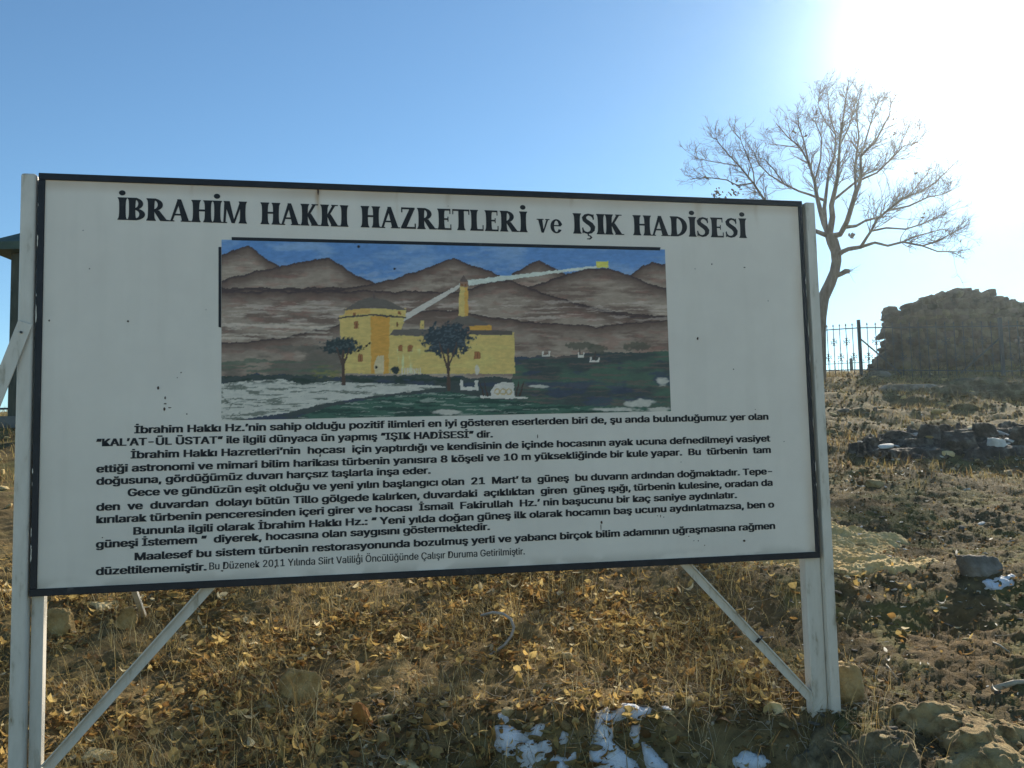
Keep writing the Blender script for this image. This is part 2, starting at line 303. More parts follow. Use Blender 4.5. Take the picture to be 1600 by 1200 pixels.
# ---- lettering: body text
def text_mesh(s, off=.0):
    c = bpy.data.curves.new('t', 'FONT'); c.body = s; c.font = FONT or c.font; c.size = 1; c.offset = off; c.resolution_u = 3; c.fill_mode = 'FRONT'
    o = bpy.data.objects.new('t', c); COL.objects.link(o); bpy.context.view_layer.update()
    me = bpy.data.meshes.new_from_object(o.evaluated_get(bpy.context.evaluated_depsgraph_get()))
    v = np.array([q.co for q in me.vertices]); f = [tuple(p.vertices) for p in me.polygons]
    bpy.data.objects.remove(o); bpy.data.curves.remove(c); bpy.data.meshes.remove(me); return v, f
FONT = None
try: FONT = bpy.data.fonts.load(bpy.utils.system_resource('DATAFILES', path='fonts')+'/Inter.woff2')      # the sans that ships with Blender; else its built-in font
except Exception: pass
BOLD = 0
CAP = text_mesh('H', BOLD)[0][:, 1].max()
LINES = [
 ("İbrahim Hakkı Hz.’nin sahip olduğu pozitif ilimleri en iyi gösteren eserlerden biri de, şu anda bulunduğumuz yer olan", 209.8, 677, 1200.7, 655.6),
 ("“KAL’AT-ÜL ÜSTAT” ile ilgili dünyaca ün yapmış “IŞIK HADİSESİ” dir.", 150.3, 697.3, 770.2, 683.2),
 ("İbrahim Hakkı Hazretleri’nin  hocası  için yaptırdığı ve kendisinin de içinde hocasının ayak ucuna defnedilmeyi vasiyet", 204, 716.3, 1203.7, 689.7),
 ("ettiği astronomi ve mimari bilim harikası türbenin yanısıra 8 köşeli ve 10 m yüksekliğinde bir kule yapar.  Bu  türbenin  tam", 150.3, 738.3, 1204.4, 707.5),
 ("doğusuna, gördüğümüz duvarı harçsız taşlarla inşa eder.", 150.3, 757.5, 673, 739.9),
 ("Gece ve gündüzün eşit olduğu ve yeni yılın başlangıcı olan  21  Mart’ ta  güneş  bu duvarın ardından doğmaktadır. Tepe-", 199.4, 775.3, 1206.4, 740.9),
 ("den  ve  duvardan  dolayı bütün Tillo gölgede kalırken, duvardaki  açıklıktan  giren  güneş ışığı, türbenin kulesine, oradan da", 150.3, 798, 1207.3, 758.7),
 ("kırılarak türbenin penceresinden içeri girer ve hocası  İsmail  Fakirullah  Hz.’ nin başucunu bir kaç saniye aydınlatır.", 150.3, 817.6, 1151.5, 778),
 ("Bununla ilgili olarak İbrahim Hakkı Hz.: “ Yeni yılda doğan güneş ilk olarak hocamın baş ucunu aydınlatmazsa, ben o", 208.2, 835.4, 1209.8, 792.8),
 ("güneşi İstemem ”  diyerek, hocasına olan saygısını göstermektedir.", 149.7, 856.2, 765.6, 827.8),
 ("Maalesef bu sistem türbenin restorasyonunda bozulmuş yerli ve yabancı birçok bilim adamının uğraşmasına rağmen", 210.2, 875.4, 1211.2, 826.2),
 ("düzeltilememiştir.", 149.7, 898.5, 323, 891),
 ("Bu Düzenek 2011 Yılında Siirt Valiliği Öncülüğünde Çalışır Duruma Getirilmiştir.", 327, 890.2, 820, 866.2)]
for i, (s, x0, y0, x1, y1) in enumerate(LINES):
    small = i == 12; v, f = text_mesh(s, 0); yo = np.zeros(len(v))
    kk = [(-.014, 0), (.014, 0)] if small else [(-.036, -.012), (-.036, .012), (0, -.012), (0, .012), (.036, -.012), (.036, .012)]
    f = [tuple(a+j*len(v) for a in q) for j in range(len(kk)) for q in f]; yo = np.repeat(np.arange(len(kk))*-.00005, len(v)); v = np.vstack([v+np.array([*k, 0]) for k in kk])
    (u0, v0), (u1, v1) = pb(x0, y0), pb(x1, y1); cap = .0345 if not small else .034
    lo, hi = v[:, 0].min(), v[:, 0].max(); t = (v[:, 0]-lo)/(hi-lo)
    q = np.stack([u0+(u1-u0)*t, yo-.0016, v0+(v1-v0)*t+v[:, 1]/CAP*cap], -1)
    o = obj('text_line', mesh('text_line', q, f, MT['ink']), sign)
# ---- lettering: the heading in flared capitals, drawn stroke by stroke
class Glyph:
    def __init__(s): s.q = []
    def strip(s, L, R): s.q.append((L, R)); return s
    def stem(s, x, w=.225, y0=0, y1=1, fl=.055, top=True, bot=True, dx=0):
        Y = [0, .035, .08, .16, .3, .5, .7, .84, .92, .965, 1]; e = [1, .95, .45, .14, 0, -.06, 0, .14, .45, .95, 1]
        L = []; R = []
        for k, (a, b) in enumerate(zip(Y, e)):
            if (k < 4 and not bot) or (k > 6 and not top): b = 0
            y = y0+(y1-y0)*a; c = x+dx*a; L.append((c-b*fl, y)); R.append((c+w+b*fl, y))
        return s.strip(L, R)
    def diag(s, xa, ya, wa, xb, yb, wb): return s.strip([(xa, ya), (xb, yb)], [(xa+wa, ya), (xb+wb, yb)])
    def bar(s, x0, x1, y, t, fl=0, up=True):                            # flared horizontal arm
        if fl: return s.strip([(x0, y), (x1-.12, y), (x1-.04, y-(0 if up else fl*.4)), (x1, y-(0 if up else fl))], [(x0, y+t), (x1-.12, y+t), (x1-.04, y+t+(fl*.4 if up else 0)), (x1, y+t+(fl if up else 0))])
        return s.strip([(x0, y), (x1, y)], [(x0, y+t), (x1, y+t)])
    def bowl(s, cx, cy, rx, ry, wx, wy, a0=-90, a1=90, n=14):
        A = []; B = []
        for k in range(n+1):
            a = math.radians(a0+(a1-a0)*k/n); c, d = math.cos(a), math.sin(a)
            A.append((cx+(rx-wx)*c, cy+(ry-wy)*d)); B.append((cx+rx*c, cy+ry*d))
        return s.strip(A, B)
    def path(s, pts):
        L = []; R = []; P = [np.array(p[:2]) for p in pts]
        for k, p in enumerate(pts):
            d = P[min(k+1, len(P)-1)]-P[max(k-1, 0)]; d = d/np.linalg.norm(d); n = np.array([-d[1], d[0]])*p[2]/2
            L.append(tuple(P[k]-n)); R.append(tuple(P[k]+n))
        return s.strip(L, R)
    def dotm(s, cx, cy, r): return s.bowl(cx, cy, r, r, r*.98, r*.98, 0, 360, 18)
def S_path(y=0): return [(.50, .74, .05), (.475, .84, .08), (.41, .925, .10), (.30, .955, .10), (.19, .91, .13), (.125, .80, .17), (.155, .68, .19), (.26, .58, .2), (.39, .47, .21), (.465, .34, .2), (.455, .20, .17), (.38, .09, .13), (.26, .045, .1), (.15, .08, .09), (.085, .17, .07), (.06, .29, .05)]
def glyph(c):
    g = Glyph()
    if c in 'Iİ':
        g.stem(.07); w = .34
        if c == 'İ': g.dotm(.17, 1.2, .115)
    elif c == 'B': g.stem(.07).bowl(.26, .735, .30, .265, .17, .075).bowl(.26, .265, .37, .265, .2, .075); w = .66
    elif c == 'R': g.stem(.07).bowl(.26, .72, .33, .28, .18, .08).diag(.5, 0, .26, .26, .47, .2).strip([(.70, 0), (.76, 0), (.82, .03)], [(.66, .08), (.74, .06), (.82, .05)]); w = .8
    elif c == 'A': g.diag(.05, 0, .08, .31, 1, .12).diag(.47, 0, .25, .29, 1, .14).bar(.17, .56, .27, .08).bar(-.02, .2, 0, .05).bar(.42, .78, 0, .05); w = .78
    elif c == 'H': g.stem(.07).stem(.49).bar(.26, .5, .49, .09); w = .76
    elif c == 'M': g.diag(.06, 0, .08, .1, 1, .1).diag(.36, .0, .12, .07, 1, .22).diag(.40, .0, .07, .66, 1, .1).stem(.66, .2, fl=.05).bar(-.0, .2, 0, .05); w = .93
    elif c == 'K': g.stem(.07).diag(.24, .45, .1, .50, 1, .12).diag(.46, 0, .26, .24, .56, .18).bar(.44, .7, .95, .05).bar(.42, .78, 0, .05); w = .77
    elif c == 'Z': g.bar(.05, .58, .91, .09).bar(.04, .62, 0, .09).diag(.03, .05, .22, .38, .95, .2).bar(.05, .1, .76, .2).bar(.57, .62, 0, .25); w = .66
    elif c == 'E': g.stem(.07).bar(.26, .54, .915, .085).bar(.5, .54, .76, .2).bar(.26, .46, .47, .08).bar(.42, .46, .39, .24).bar(.26, .57, 0, .085).bar(.53, .57, .0, .26); w = .62
    elif c == 'T': g.stem(.24, top=False).bar(.0, .68, .915, .085).bar(.0, .04, .75, .2).bar(.64, .68, .75, .2); w = .69
    elif c == 'L': g.stem(.07).bar(.26, .56, 0, .085).bar(.52, .56, .0, .28); w = .6
    elif c == 'D': g.stem(.07).bowl(.26, .5, .47, .5, .21, .08, n=20); w = .77
    elif c in 'SŞ':
        g.path(S_path()).bar(.465, .51, .70, .27).bar(.05, .095, .03, .28); w = .6
        if c == 'Ş': g.path([(.27, .02, .06), (.28, -.07, .06), (.36, -.1, .07), (.4, -.17, .08), (.33, -.24, .07), (.22, -.24, .04)])
    elif c == 'v': g.diag(.21, 0, .12, .06, .66, .2).diag(.26, 0, .06, .46, .66, .09).bar(-.0, .32, .62, .05).bar(.40, .6, .62, .05); w = .62
    elif c == 'e': g.bowl(.3, .33, .28, .345, .17, .07, 12, 330, 26).bar(.14, .5, .33, .06).strip([(.40, .33), (.50, .33)], [(.40, .42), (.565, .42)]); w = .62
    return g.q, w
hd = MB(); zc = [0]
WORDS = [("İBRAHİM", 182.8, 343.4, 386.5, 349.6), ("HAKKI", 406.4, 350.3, 544, 354.6), ("HAZRETLERİ", 563, 355.2, 823.9, 363), ("ve", 839, 363.4, 880, 364.6), ("IŞIK", 894.8, 365, 974.7, 367.3), ("HADİSESİ", 988.6, 367.6, 1166.5, 372.2)]
for s, x0, y0, x1, y1 in WORDS:
    (u0, v0), (u1, v1) = pb(x0, y0), pb(x1, y1); x = 0; parts = []
    for c in s: q, wdt = glyph(c); parts.append((q, x)); x += wdt-.005
    tot = x; cap = .112
    for q, ox in parts:
        for L, R in q:
            zc[0] = (zc[0]+1) % 12; y_ = -.0014-.00004*zc[0]
            mp = lambda p: (u0+(u1-u0)*(ox+p[0])/tot, y_, v0+(v1-v0)*(ox+p[0])/tot+p[1]*cap)
            n = len(L); hd.add([mp(p) for p in L]+[mp(p) for p in R], [(k, n+k, n+k+1, k+1) for k in range(n-1)])
hd.build('heading', MT['ink'], sign)

# ---- the painted landscape, pigment by pigment on a fine sheet
TL, TR, BR_, BL_ = [np.array(pb(*p)) for p in ((346.3, 374.5), (1038.8, 390), (1048.3, 642.5), (345.8, 657))]
nu, nv = 640, 250; S_, T_ = np.meshgrid(np.linspace(0, 1, nu), np.linspace(0, 1, nv))
PT = ((1-S_)*(1-T_))[..., None]*BL_+(S_*(1-T_))[..., None]*BR_+(S_*T_)[..., None]*TR+((1-S_)*T_)[..., None]*TL
PX, PY, _ = proj(bw(PT[..., 0], PT[..., 1]))
WHITE = lin((162, 168, 166))
PXo, PYo = PX, PY; PX = PX+2.6*(fbm(PXo*.22, PYo*.22, 201, 3)-.5); PY = PY+2.6*(fbm(PXo*.22, PYo*.22, 202, 3)-.5)
def pg(*c): return np.clip(lin(c)/WHITE*.73*np.array([1.08, .98, .84]), 0, .85)
img = np.zeros(PX.shape+(3,)); n1 = fbm(PX*.02, PY*.07, 1, 5); n2 = fbm(PX*.09, PY*.3, 2, 4); n3 = fbm(PX*.25, PY*.25, 3, 3); st1 = fbm(PX*.03, PY*.35, 4, 4)
def lay(mask, c, k=1.0):
    m = np.clip(mask*k, 0, 1)[..., None]; img[:] = img*(1-m)+np.asarray(c)*m
def poly(pts):
    ins = np.zeros(PX.shape, bool); n = len(pts)
    for a in range(n):
        (xa, ya), (xb, yb) = pts[a], pts[(a+1) % n]
        if ya == yb: continue
        c = (ya > PY) != (yb > PY); ins ^= c & (PX < (xb-xa)*(PY-ya)/(yb-ya)+xa)
    return ins.astype(float)
def ridge(pts, wob=3):                                                  # below a ridge line
    p = np.array(pts, float); y = np.interp(PX, p[:, 0], p[:, 1])+(fbm(PX*.06, PX*0+5, int(p[0, 1]), 4)-.5)*2*wob
    return PY-y
img[:] = pg(78, 118, 168); lay(sst(.45, .75, n1), pg(105, 138, 176)); lay(sst(40, 0, np.abs(PY-430-PX*.01))*sst(.4, .7, n2), pg(120, 145, 175), .6)
def mountain(r, base, dark, lite, edge=6):
    d = ridge(r); m = (d > 0).astype(float)
    lay(m, base); lay(m*sst(.4, .65, n1+.15*(n2-.5)), dark, .8); lay(m*sst(.5, .75, st1), lite, .38); lay(m*sst(.55, .68, fbm(PX*.04, PY*.16, int(r[0][1])+9, 4)), pg(124, 96, 88), .4)
    lay(m*sst(26, 0, d+20*(n1-.5)), dark*.85, .7); lay(m*sst(60, 110, d+30*(n2-.5)), lite, .4); lay(m*sst(edge*3.5, 0, d), dark*.8, .8); lay(m*sst(edge, 0, d), pg(52, 46, 50), .85)
B, D, Lc = pg(126, 119, 110), pg(88, 76, 70), pg(152, 146, 136)
mountain([(340, 400), (365, 392), (387, 384), (410, 398), (440, 418), (520, 440), (1060, 470)], B, D, Lc)
mountain([(340, 440), (360, 434), (400, 424), (440, 416), (490, 406), (512, 402), (535, 415), (560, 432), (592, 443), (700, 460), (1060, 500)], B, D, Lc)
mountain([(960, 450), (985, 430), (1005, 415), (1020, 409), (1040, 411), (1060, 414)], B, D, Lc)
mountain([(770, 450), (795, 430), (820, 416), (841, 407), (860, 417), (890, 433), (930, 450)], B, D, Lc)
mountain([(810, 452), (850, 440), (890, 428), (915, 420), (935, 417), (955, 420), (990, 433), (1020, 444), (1060, 456)], B, D, Lc)
mountain([(340, 470), (400, 466), (470, 460), (560, 448), (620, 434), (660, 420), (690, 408), (708, 402), (730, 410), (765, 424), (800, 442), (860, 462), (960, 488), (1010, 492), (1060, 496)], B, D, Lc, 5)
lay((ridge([(340, 468), (1060, 468)], 0) > -3)*(PX < 475)*(PX > 372)*sst(5, 1, np.abs(PY-467-2*n2))*sst(.35, .6, n2), pg(170, 165, 160))
mountain([(720, 455), (760, 440), (800, 439), (850, 458), (900, 474), (960, 490), (1060, 498)], B, D, Lc, 5)
lay(sst(.56, .7, st1)*(PY > 470)*(PY < 512), pg(160, 155, 150), .4)
mountain([(340, 536), (400, 533), (450, 526), (500, 514), (540, 504), (620, 488), (680, 484), (720, 486), (780, 497), (850, 506), (930, 510), (1000, 503), (1060, 500)], B*.95, D, Lc, 4)
lay((PY > 505)*(PY < 530)*(PX < 520)*sst(.42, .62, st1), pg(170, 165, 156), .5)
lay((PY > 540)*(PX < 560)*sst(.4, .6, n1), pg(86, 88, 82), .7); lay((PY > 560)*(PX < 560)*sst(.5, .62, st1), pg(72, 88, 76), .8)
# foreground: white field, greens, darks
g = ridge([(340, 590), (400, 584), (500, 588), (560, 586), (800, 590), (803, 556), (860, 556), (1060, 546)], 4) > 0
lay(g, pg(56, 66, 66)); lay(g*(PX > 800)*sst(.4, .6, n1), pg(64, 88, 76), .85); lay(g*(PX > 800)*sst(.52, .66, st1), pg(84, 78, 76), .7); lay(g*sst(.55, .68, fbm(PX*.03, PY*.12, 44, 4)), pg(52, 62, 82), .7)
f = poly([(340, 600), (380, 596), (440, 592), (470, 600), (520, 596), (560, 598), (640, 600), (700, 604), (640, 612), (560, 622), (500, 632), (450, 645), (340, 660)])
lay(f, pg(158, 164, 160)); lay(f*sst(.6, .68, st1), pg(70, 82, 74), .8); lay(f*sst(.66, .7, n3)*sst(60, 0, PX-340), pg(50, 62, 52), .8)
gr = poly([(440, 660), (520, 634), (600, 620), (700, 612), (760, 622), (860, 632), (1060, 640), (1060, 670), (440, 670)])
lay(gr, pg(56, 86, 76)); lay(gr*sst(.5, .62, st1), pg(40, 60, 56), .9); lay(gr*sst(.62, .7, fbm(PX*.03, PY*.4, 71, 4)), pg(120, 134, 128), .8)
lay(sst(10, 0, np.abs(PY-594))*(PX > 350)*(PX < 720)*sst(.46, .56, n2), pg(42, 56, 50), .9)
lay(sst(16, 0, np.hypot((PX-510), (PY-583)*2)-14)*sst(.4, .6, n2), pg(104, 108, 62), .7)
for cx, cy, rx, ry in ((1000, 630, 26, 6), (1035, 596, 10, 7), (960, 640, 40, 3), (840, 604, 16, 3), (700, 644, 24, 5), (900, 650, 60, 2), (1030, 640, 20, 4)):
    lay(sst(1.1, .7, np.hypot((PX-cx)/rx, (PY-cy)/ry)+.9*(n2-.5)), pg(150, 156, 152))
# the light beam
def seg(x0, y0, x1, y1, w0, w1):
    t = np.clip(((PX-x0)*(x1-x0)+(PY-y0)*(y1-y0))/((x1-x0)**2+(y1-y0)**2), 0, 1); d = np.hypot(PX-x0-t*(x1-x0), PY-y0-t*(y1-y0)); return (d < (w0+(w1-w0)*t)).astype(float)
lay(seg(722, 443, 932, 417, 4.4, 1.5), pg(182, 182, 178), .95); lay(seg(718, 447, 612, 508, 2.6, 5.5), pg(170, 170, 166), .92)
lay(poly([(931, 409), (950, 408), (951, 418), (932, 418)]), pg(196, 172, 88))
# buildings
Yl, Yd, RF = pg(192, 154, 98), pg(178, 132, 66), pg(86, 84, 80)
def wall(p, c=Yl): m = poly(p); lay(m, c); lay(m*sst(.5, .7, n3), c*.9, .35); lay(m*sst(.55, .75, n1), np.clip(c*1.12, 0, .85), .5); return m
wall([(530, 492), (634, 492), (608, 584), (536, 584)]); wall([(530, 492), (579, 492), (580, 584), (537, 584)]); lay(poly([(579, 492), (609, 492), (607, 584), (580, 584)]), Yd)
wall([(540, 482), (635, 482), (634, 494), (538, 494)]); lay(poly([(540, 483), (579, 482), (579, 490), (540, 492)]), pg(186, 140, 84), .8)
lay(poly([(536, 485), (562, 469), (582, 464), (604, 469), (637, 485), (579, 481)]), RF); lay(seg(529, 497, 580, 492, 1.3, 1.3)+seg(580, 492, 634, 496, 1.3, 1.3), pg(66, 66, 62)); lay(seg(584, 455, 585, 465, 1, 1.8), pg(80, 72, 70))
wall([(608, 524), (803, 519), (805, 584), (610, 584)]); lay(poly([(608, 524), (616, 515), (672, 514), (690, 520), (690, 526)]), RF); lay(poly([(728, 523), (740, 515), (800, 517), (800, 524)]), RF*.8)
wall([(733, 508), (768, 507), (769, 516), (735, 516)], Yd); lay(poly([(702, 504), (716, 495), (728, 493), (745, 498), (769, 508), (735, 509)]), RF)
wall([(719, 446), (731, 446), (732, 494), (716, 494)], Yl); lay(poly([(726, 446), (731, 446), (732, 494), (726, 494)]), Yd, .8); lay(poly([(718, 440), (724, 430), (732, 440), (731, 448), (719, 448)]), pg(120, 100, 86)); lay(poly([(718, 440), (724, 429), (732, 440)]), pg(84, 76, 74)); wall([(657, 501), (662, 501), (663, 514), (656, 514)], Yl)
WN = pg(128, 92, 60)
for x, y, a, b in ((556.5, 507, 3.5, 6), (563, 559, 4, 6), (554, 490, 2.5, 2.5), (623.5, 489, 3, 3), (625.5, 544, 4, 5), (641, 544, 4, 5), (745.5, 555, 5, 6), (722, 445, 1.3, 1.6), (727, 445, 1.3, 1.6), (621, 506, 1.2, 4)):
    lay(poly([(x-a, y+b), (x-a, y-b*.5), (x-a*.5, y-b), (x+a*.5, y-b), (x+a, y-b*.5), (x+a, y+b)]), WN); lay(seg(x, y-b*.6, x, y+b*.8, .6, .6), pg(90, 64, 44))
lay(poly([(584, 572), (590, 556), (600, 556), (600, 584), (586, 584)]), pg(176, 172, 150), .7); lay(poly([(620, 545), (660, 545), (660, 584), (620, 584)])*sst(.5, .7, fbm(PX*.2, PY*.03, 5, 3)), pg(190, 180, 140), .8)
for k in range(10): lay(seg(628+k*3.2, 576, 628+k*3.2, 584, .8, .8), pg(170, 168, 160), .9)
# painted trees
def ptree(cx, cy, rx, ry, tx, ty, c):
    m = sst(1.06, .86, np.hypot((PX-cx)/rx, (PY-cy)/ry)+1.0*(n3-.5)); lay(m, c); lay(m*sst(.52, .64, fbm(PX*.3, PY*.45, 7, 3))*(PY < cy+ry*.6), c*2.2+.03, .55)
    lay(seg(tx, cy+ry*.6, tx+1, ty, 1.6, 3), pg(70, 60, 54)); lay(seg(tx, (cy+ry+ty)/2-6, tx-rx*.35, cy+ry*.2, 1.6, 1), pg(70, 60, 54)); lay(seg(tx, (cy+ry+ty)/2-6, tx+rx*.35, cy+ry*.2, 1.6, 1), pg(70, 60, 54))
ptree(534, 541, 30, 13, 536, 600, pg(44, 54, 56)); ptree(699, 530, 40, 27, 700, 608, pg(46, 56, 62)); lay(sst(1, .8, np.hypot((PX-618)/8, (PY-578)/6)+.8*(n3-.5)), pg(44, 54, 54))
for cx, cy, rx, ry in ((905, 540, 22, 6), (934, 546, 14, 8), (995, 541, 20, 7)): lay(sst(1.1, .8, np.hypot((PX-cx)/rx, (PY-cy)/ry)+1.2*(n3-.5)), pg(70, 74, 66), .8)
lay(seg(905, 545, 907, 556, 1, 1.4), pg(66, 66, 60)); lay(seg(930, 550, 928, 562, 1, 1.6), pg(66, 62, 60))
Wh = pg(164, 168, 164)
for x, y, a, b in ((733, 602, 14, 8), (853, 553, 6, 4), (908, 554, 5, 4), (929, 562, 8, 4)):
    lay(poly([(x-a, y-b), (x-a*.65, y-b), (x-a*.65, y+b*.3), (x+a*.65, y+b*.3), (x+a*.65, y-b), (x+a, y-b), (x+a, y+b), (x-a, y+b)]), Wh)
lay(poly([(766, 612), (772, 602), (786, 597), (803, 598), (804, 620), (790, 622), (768, 620)]), Wh); lay(seg(752, 620, 824, 622, 2, 1.4), Wh)
for k in range(3): lay((np.abs(np.hypot(PX-777-k*9, PY-612)-4) < 1), pg(150, 140, 110))
for x in (756, 762, 806, 812): lay(seg(x, 618, x+(x-785)*.25, 596, 1.3, .6), pg(60, 52, 48))
lay(sst(1, .7, np.hypot((PX-745)/4, (PY-578)/9)), Wh, .8)
lay(seg(555, 552, 578, 538, 1, 3)*sst(.45, .6, n3), pg(40, 30, 28)); lay(sst(3, 1.6, np.hypot(PX-588, PY-574)), pg(30, 26, 24)); lay(sst(3, 1.6, np.hypot(PX-560, PY-385)), pg(30, 26, 24)); lay(sst(2.4, 1.4, np.hypot(PX-617, PY-420)), pg(30, 26, 24))
img *= (.86+.28*fbm(PX*.15, PY*.5, 90, 3))[..., None]
PX, PY = PXo, PYo
iu = np.arange(nu*nv).reshape(nv, nu); qf = np.stack([iu[:-1, :-1], iu[:-1, 1:], iu[1:, 1:], iu[1:, :-1]], -1).reshape(-1, 4)
pic = obj('picture', mesh('picture', np.stack([PT[..., 0], np.full(PX.shape, -.0012), PT[..., 1]], -1).reshape(-1, 3), qf, MT['paint'], False, img.reshape(-1, 3)), sign)
eb = MB()
def edge(p, q, p2, q2, y=-.002):
    a = [pb(*k) for k in (p, q, q2, p2)]; eb.add([(k[0], y, k[1]) for k in a], [(0, 1, 2, 3)])
edge((362, 375.5), (1031, 391.5), (362, 370.5), (1032, 386.5)); edge((341.5, 511), (345.6, 512), (341.5, 386), (345.8, 386))
eb.build('picture_edging', MT['black'], pic)
# ------------------------------------------------------------------ stones, rocks, ledges
def vn3(p, s=0): return (vn(p[:, 0]+p[:, 2]*.71, p[:, 1]-p[:, 2]*.53, s)+vn(p[:, 1]*1.1+p[:, 0]*.37, p[:, 2]*1.1+5, s+3)+vn(p[:, 2]+9, p[:, 0]*.9-p[:, 1]*.4, s+7))/3
def rock_mesh(name, seed, dims, mat, sub=4, rough=.35, cuts=14):
    bm = bmesh.new(); bmesh.ops.create_icosphere(bm, subdivisions=sub, radius=1); v = np.array([q.co for q in bm.verts]); f = [tuple(x.index for x in q.verts) for q in bm.faces]; bm.free()
    r = np.random.default_rng(seed); o = r.random(3)*50
    v = v*(1+rough*1.6*(vn3(v*1.3+o, seed)-.5))[:, None]
    for k in range(cuts):                                               # broken faces
        n = r.normal(size=3); n /= np.linalg.norm(n); dd = r.uniform(.38, .8); e = v@n-dd; v = v-np.outer(np.clip(e, 0, None)*.93, n)
    v = v-np.outer(np.clip(v[:, 2]+.06*v[:, 0]-.55, 0, None)*.9, (0, 0, 1.0))
    v = v*(1+rough*.6*(vn3(v*4+o, seed+1)-.5)+rough*.5*(vn3(v*9+o, seed+2)-.5)+rough*.3*(vn3(v*22+o, seed+4)-.5))[:, None]
    zz = v[:, 2]*5+vn3(v*2+o, seed+5)*2; v = v*(1+.05*rough*3*(np.abs((zz % 1)-.5)-.25)*(sub > 3))[:, None]   # bedding
    v = v*np.asarray(dims)/2
    return mesh(name, v, np.array(f), mat, sub < 4)
def rock(name, px, py, wpx, hpx, mat, label, cat, depth=.8, sink=.45, seed=1, rz=0, group=None, sub=5):
    p, d = hit(px, py); k = d/F; W_, H_ = wpx*k, hpx*k
    me = rock_mesh(name, seed, (W_*1.1, W_*depth, H_/(1-sink)*1.15), MT[mat], sub)
    y = p[1]+W_*depth*.35; x = p[0]+(p[0]/p[1])*W_*depth*.35
    o = obj(name, me, None, (x, y, p[2]+H_*(.5-sink*.5)*.9)); o.rotation_euler = (0, 0, rz); return tag(o, label, cat, group)
rock('rock', 88, 1000, 58, 52, 'ochre', 'ochre rock close behind the left post of the board', 'rock', seed=11)
rock('rock', 198, 986, 56, 40, 'ochre', 'rounded ochre rock on the slope just below the short rear stay', 'rock', seed=12)
rock('rock', 160, 958, 70, 18, 'pale', 'low pale rock half buried under the lower left board edge', 'rock', seed=31)
rock('rock', 470, 1096, 66, 50, 'ochre', 'knobbly yellow rock among dry leaves right of the left brace', 'rock', seed=13)
rock('stone', 566, 1134, 40, 40, 'orange', 'upright orange stone in the leaves below the middle of the board', 'stone', seed=14)
rock('boulder', 1305, 1097, 112, 64, 'ochre', 'big rounded ochre boulder behind the foot of the right post', 'boulder', seed=15, sub=5)
rock('stone', 1212, 1118, 34, 20, 'pale', 'pale flat stone on dark soil left of the right post foot', 'stone', seed=16)
rock('rock', 1528, 905, 84, 40, 'grey', 'grey brown rock with snow at its foot on the right slope', 'rock', seed=17)
rock('stone', 1366, 762, 38, 16, 'ochre', 'small tawny rock on dark ground right of the board', 'stone', seed=18)
LEDGE = [(1362, 706, 56, 24, 'dark', 'leftmost low dark rock of the ledge halfway up the right slope'), (1408, 704, 70, 34, 'dark', 'broad light topped rock near the left end of the ledge halfway up the slope'), (1452, 700, 52, 38, 'dark', 'steep dark rock in the ledge, just right of the light topped one'),
 (1486, 690, 60, 32, 'dark', 'humped rock on the back row of the ledge halfway up the slope'), (1505, 712, 64, 32, 'dark', 'front rock of the ledge midway between its ends'), (1545, 696, 54, 26, 'dark', 'back row rock of the ledge behind the white faced one'),
 (1566, 710, 50, 24, 'chip', 'rock coloured white for its sunlit face in the ledge halfway up the slope'), (1604, 704, 60, 36, 'dark', 'dark rock at the right end of the ledge by the frame edge')]  # the white faced rock's colour stands in for sunlight on it
LEDGE += [(1425, 690, 34, 18, 'chip', 'small whitish block on the back of the ledge behind the light topped rock'), (1530, 714, 30, 14, 'dark', 'small block at the foot of the ledge, left of the white faced rock'), (1470, 716, 36, 14, 'pale', 'small pale block fallen at the front of the ledge'), (1392, 714, 30, 12, 'dark', 'small flat block at the front left of the ledge')]
rl_ = random.Random(8); LEDGE = [(a_+rl_.uniform(-5, 5), b_+rl_.uniform(-4, 3), c_*rl_.uniform(.7, 1.25), d_*rl_.uniform(.9, 1.4), m_, l_) for a_, b_, c_, d_, m_, l_ in LEDGE]
for i, (a_, b_, c_, d_, m_, l_) in enumerate(LEDGE): rock('rock', a_, b_, c_, d_, m_, l_, 'rock', seed=230+i, depth=.75, sub=4)
rock('stone', 1450, 690, 40, 12, 'pale', 'pale stone lodged between the dark ledge rocks', 'stone', seed=23)
rock('rock', 1525, 606, 120, 22, 'moss', 'long flat grey rock just below the ruined wall', 'rock', seed=24, depth=.5)
rock('rock', 1570, 625, 110, 18, 'moss', 'second long grey rock below the ruined wall, nearer the viewer', 'rock', seed=25, depth=.5)
rock('rock', 1420, 612, 90, 14, 'grey', 'low grey rock on the crest below the fence brace', 'rock', seed=26, depth=.5)
rock('rock', 1500, 642, 80, 14, 'moss', 'low mossy rock in the grass above the dark ledge', 'rock', seed=27, depth=.5)
rock('rock', 1372, 588, 40, 10, 'grey', 'small grey rock at the foot of the iron fence post', 'rock', seed=28, depth=.5)
rock('rock', 150, 1204, 120, 26, 'pale', 'pale flat stone at the foot of the left brace', 'rock', seed=29, depth=.6)
rock('rock', 625, 1210, 90, 18, 'pale', 'pale flat slab at the bottom edge left of the snow', 'rock', seed=30, depth=.7)
for i, (px, py, wd, hh) in enumerate(((598, 1166, 34, 22), (642, 1172, 24, 18), (662, 1176, 18, 16), (682, 1188, 30, 24), (645, 1156, 22, 12), (560, 1152, 20, 12), (610, 1186, 26, 14))):
    rock('rubble_stone', px, py, wd, hh, 'ochre', 'small ochre stone in the little heap left of the snow patches', 'stone', seed=60+i, group='stones of the small heap left of the snow', sub=3)

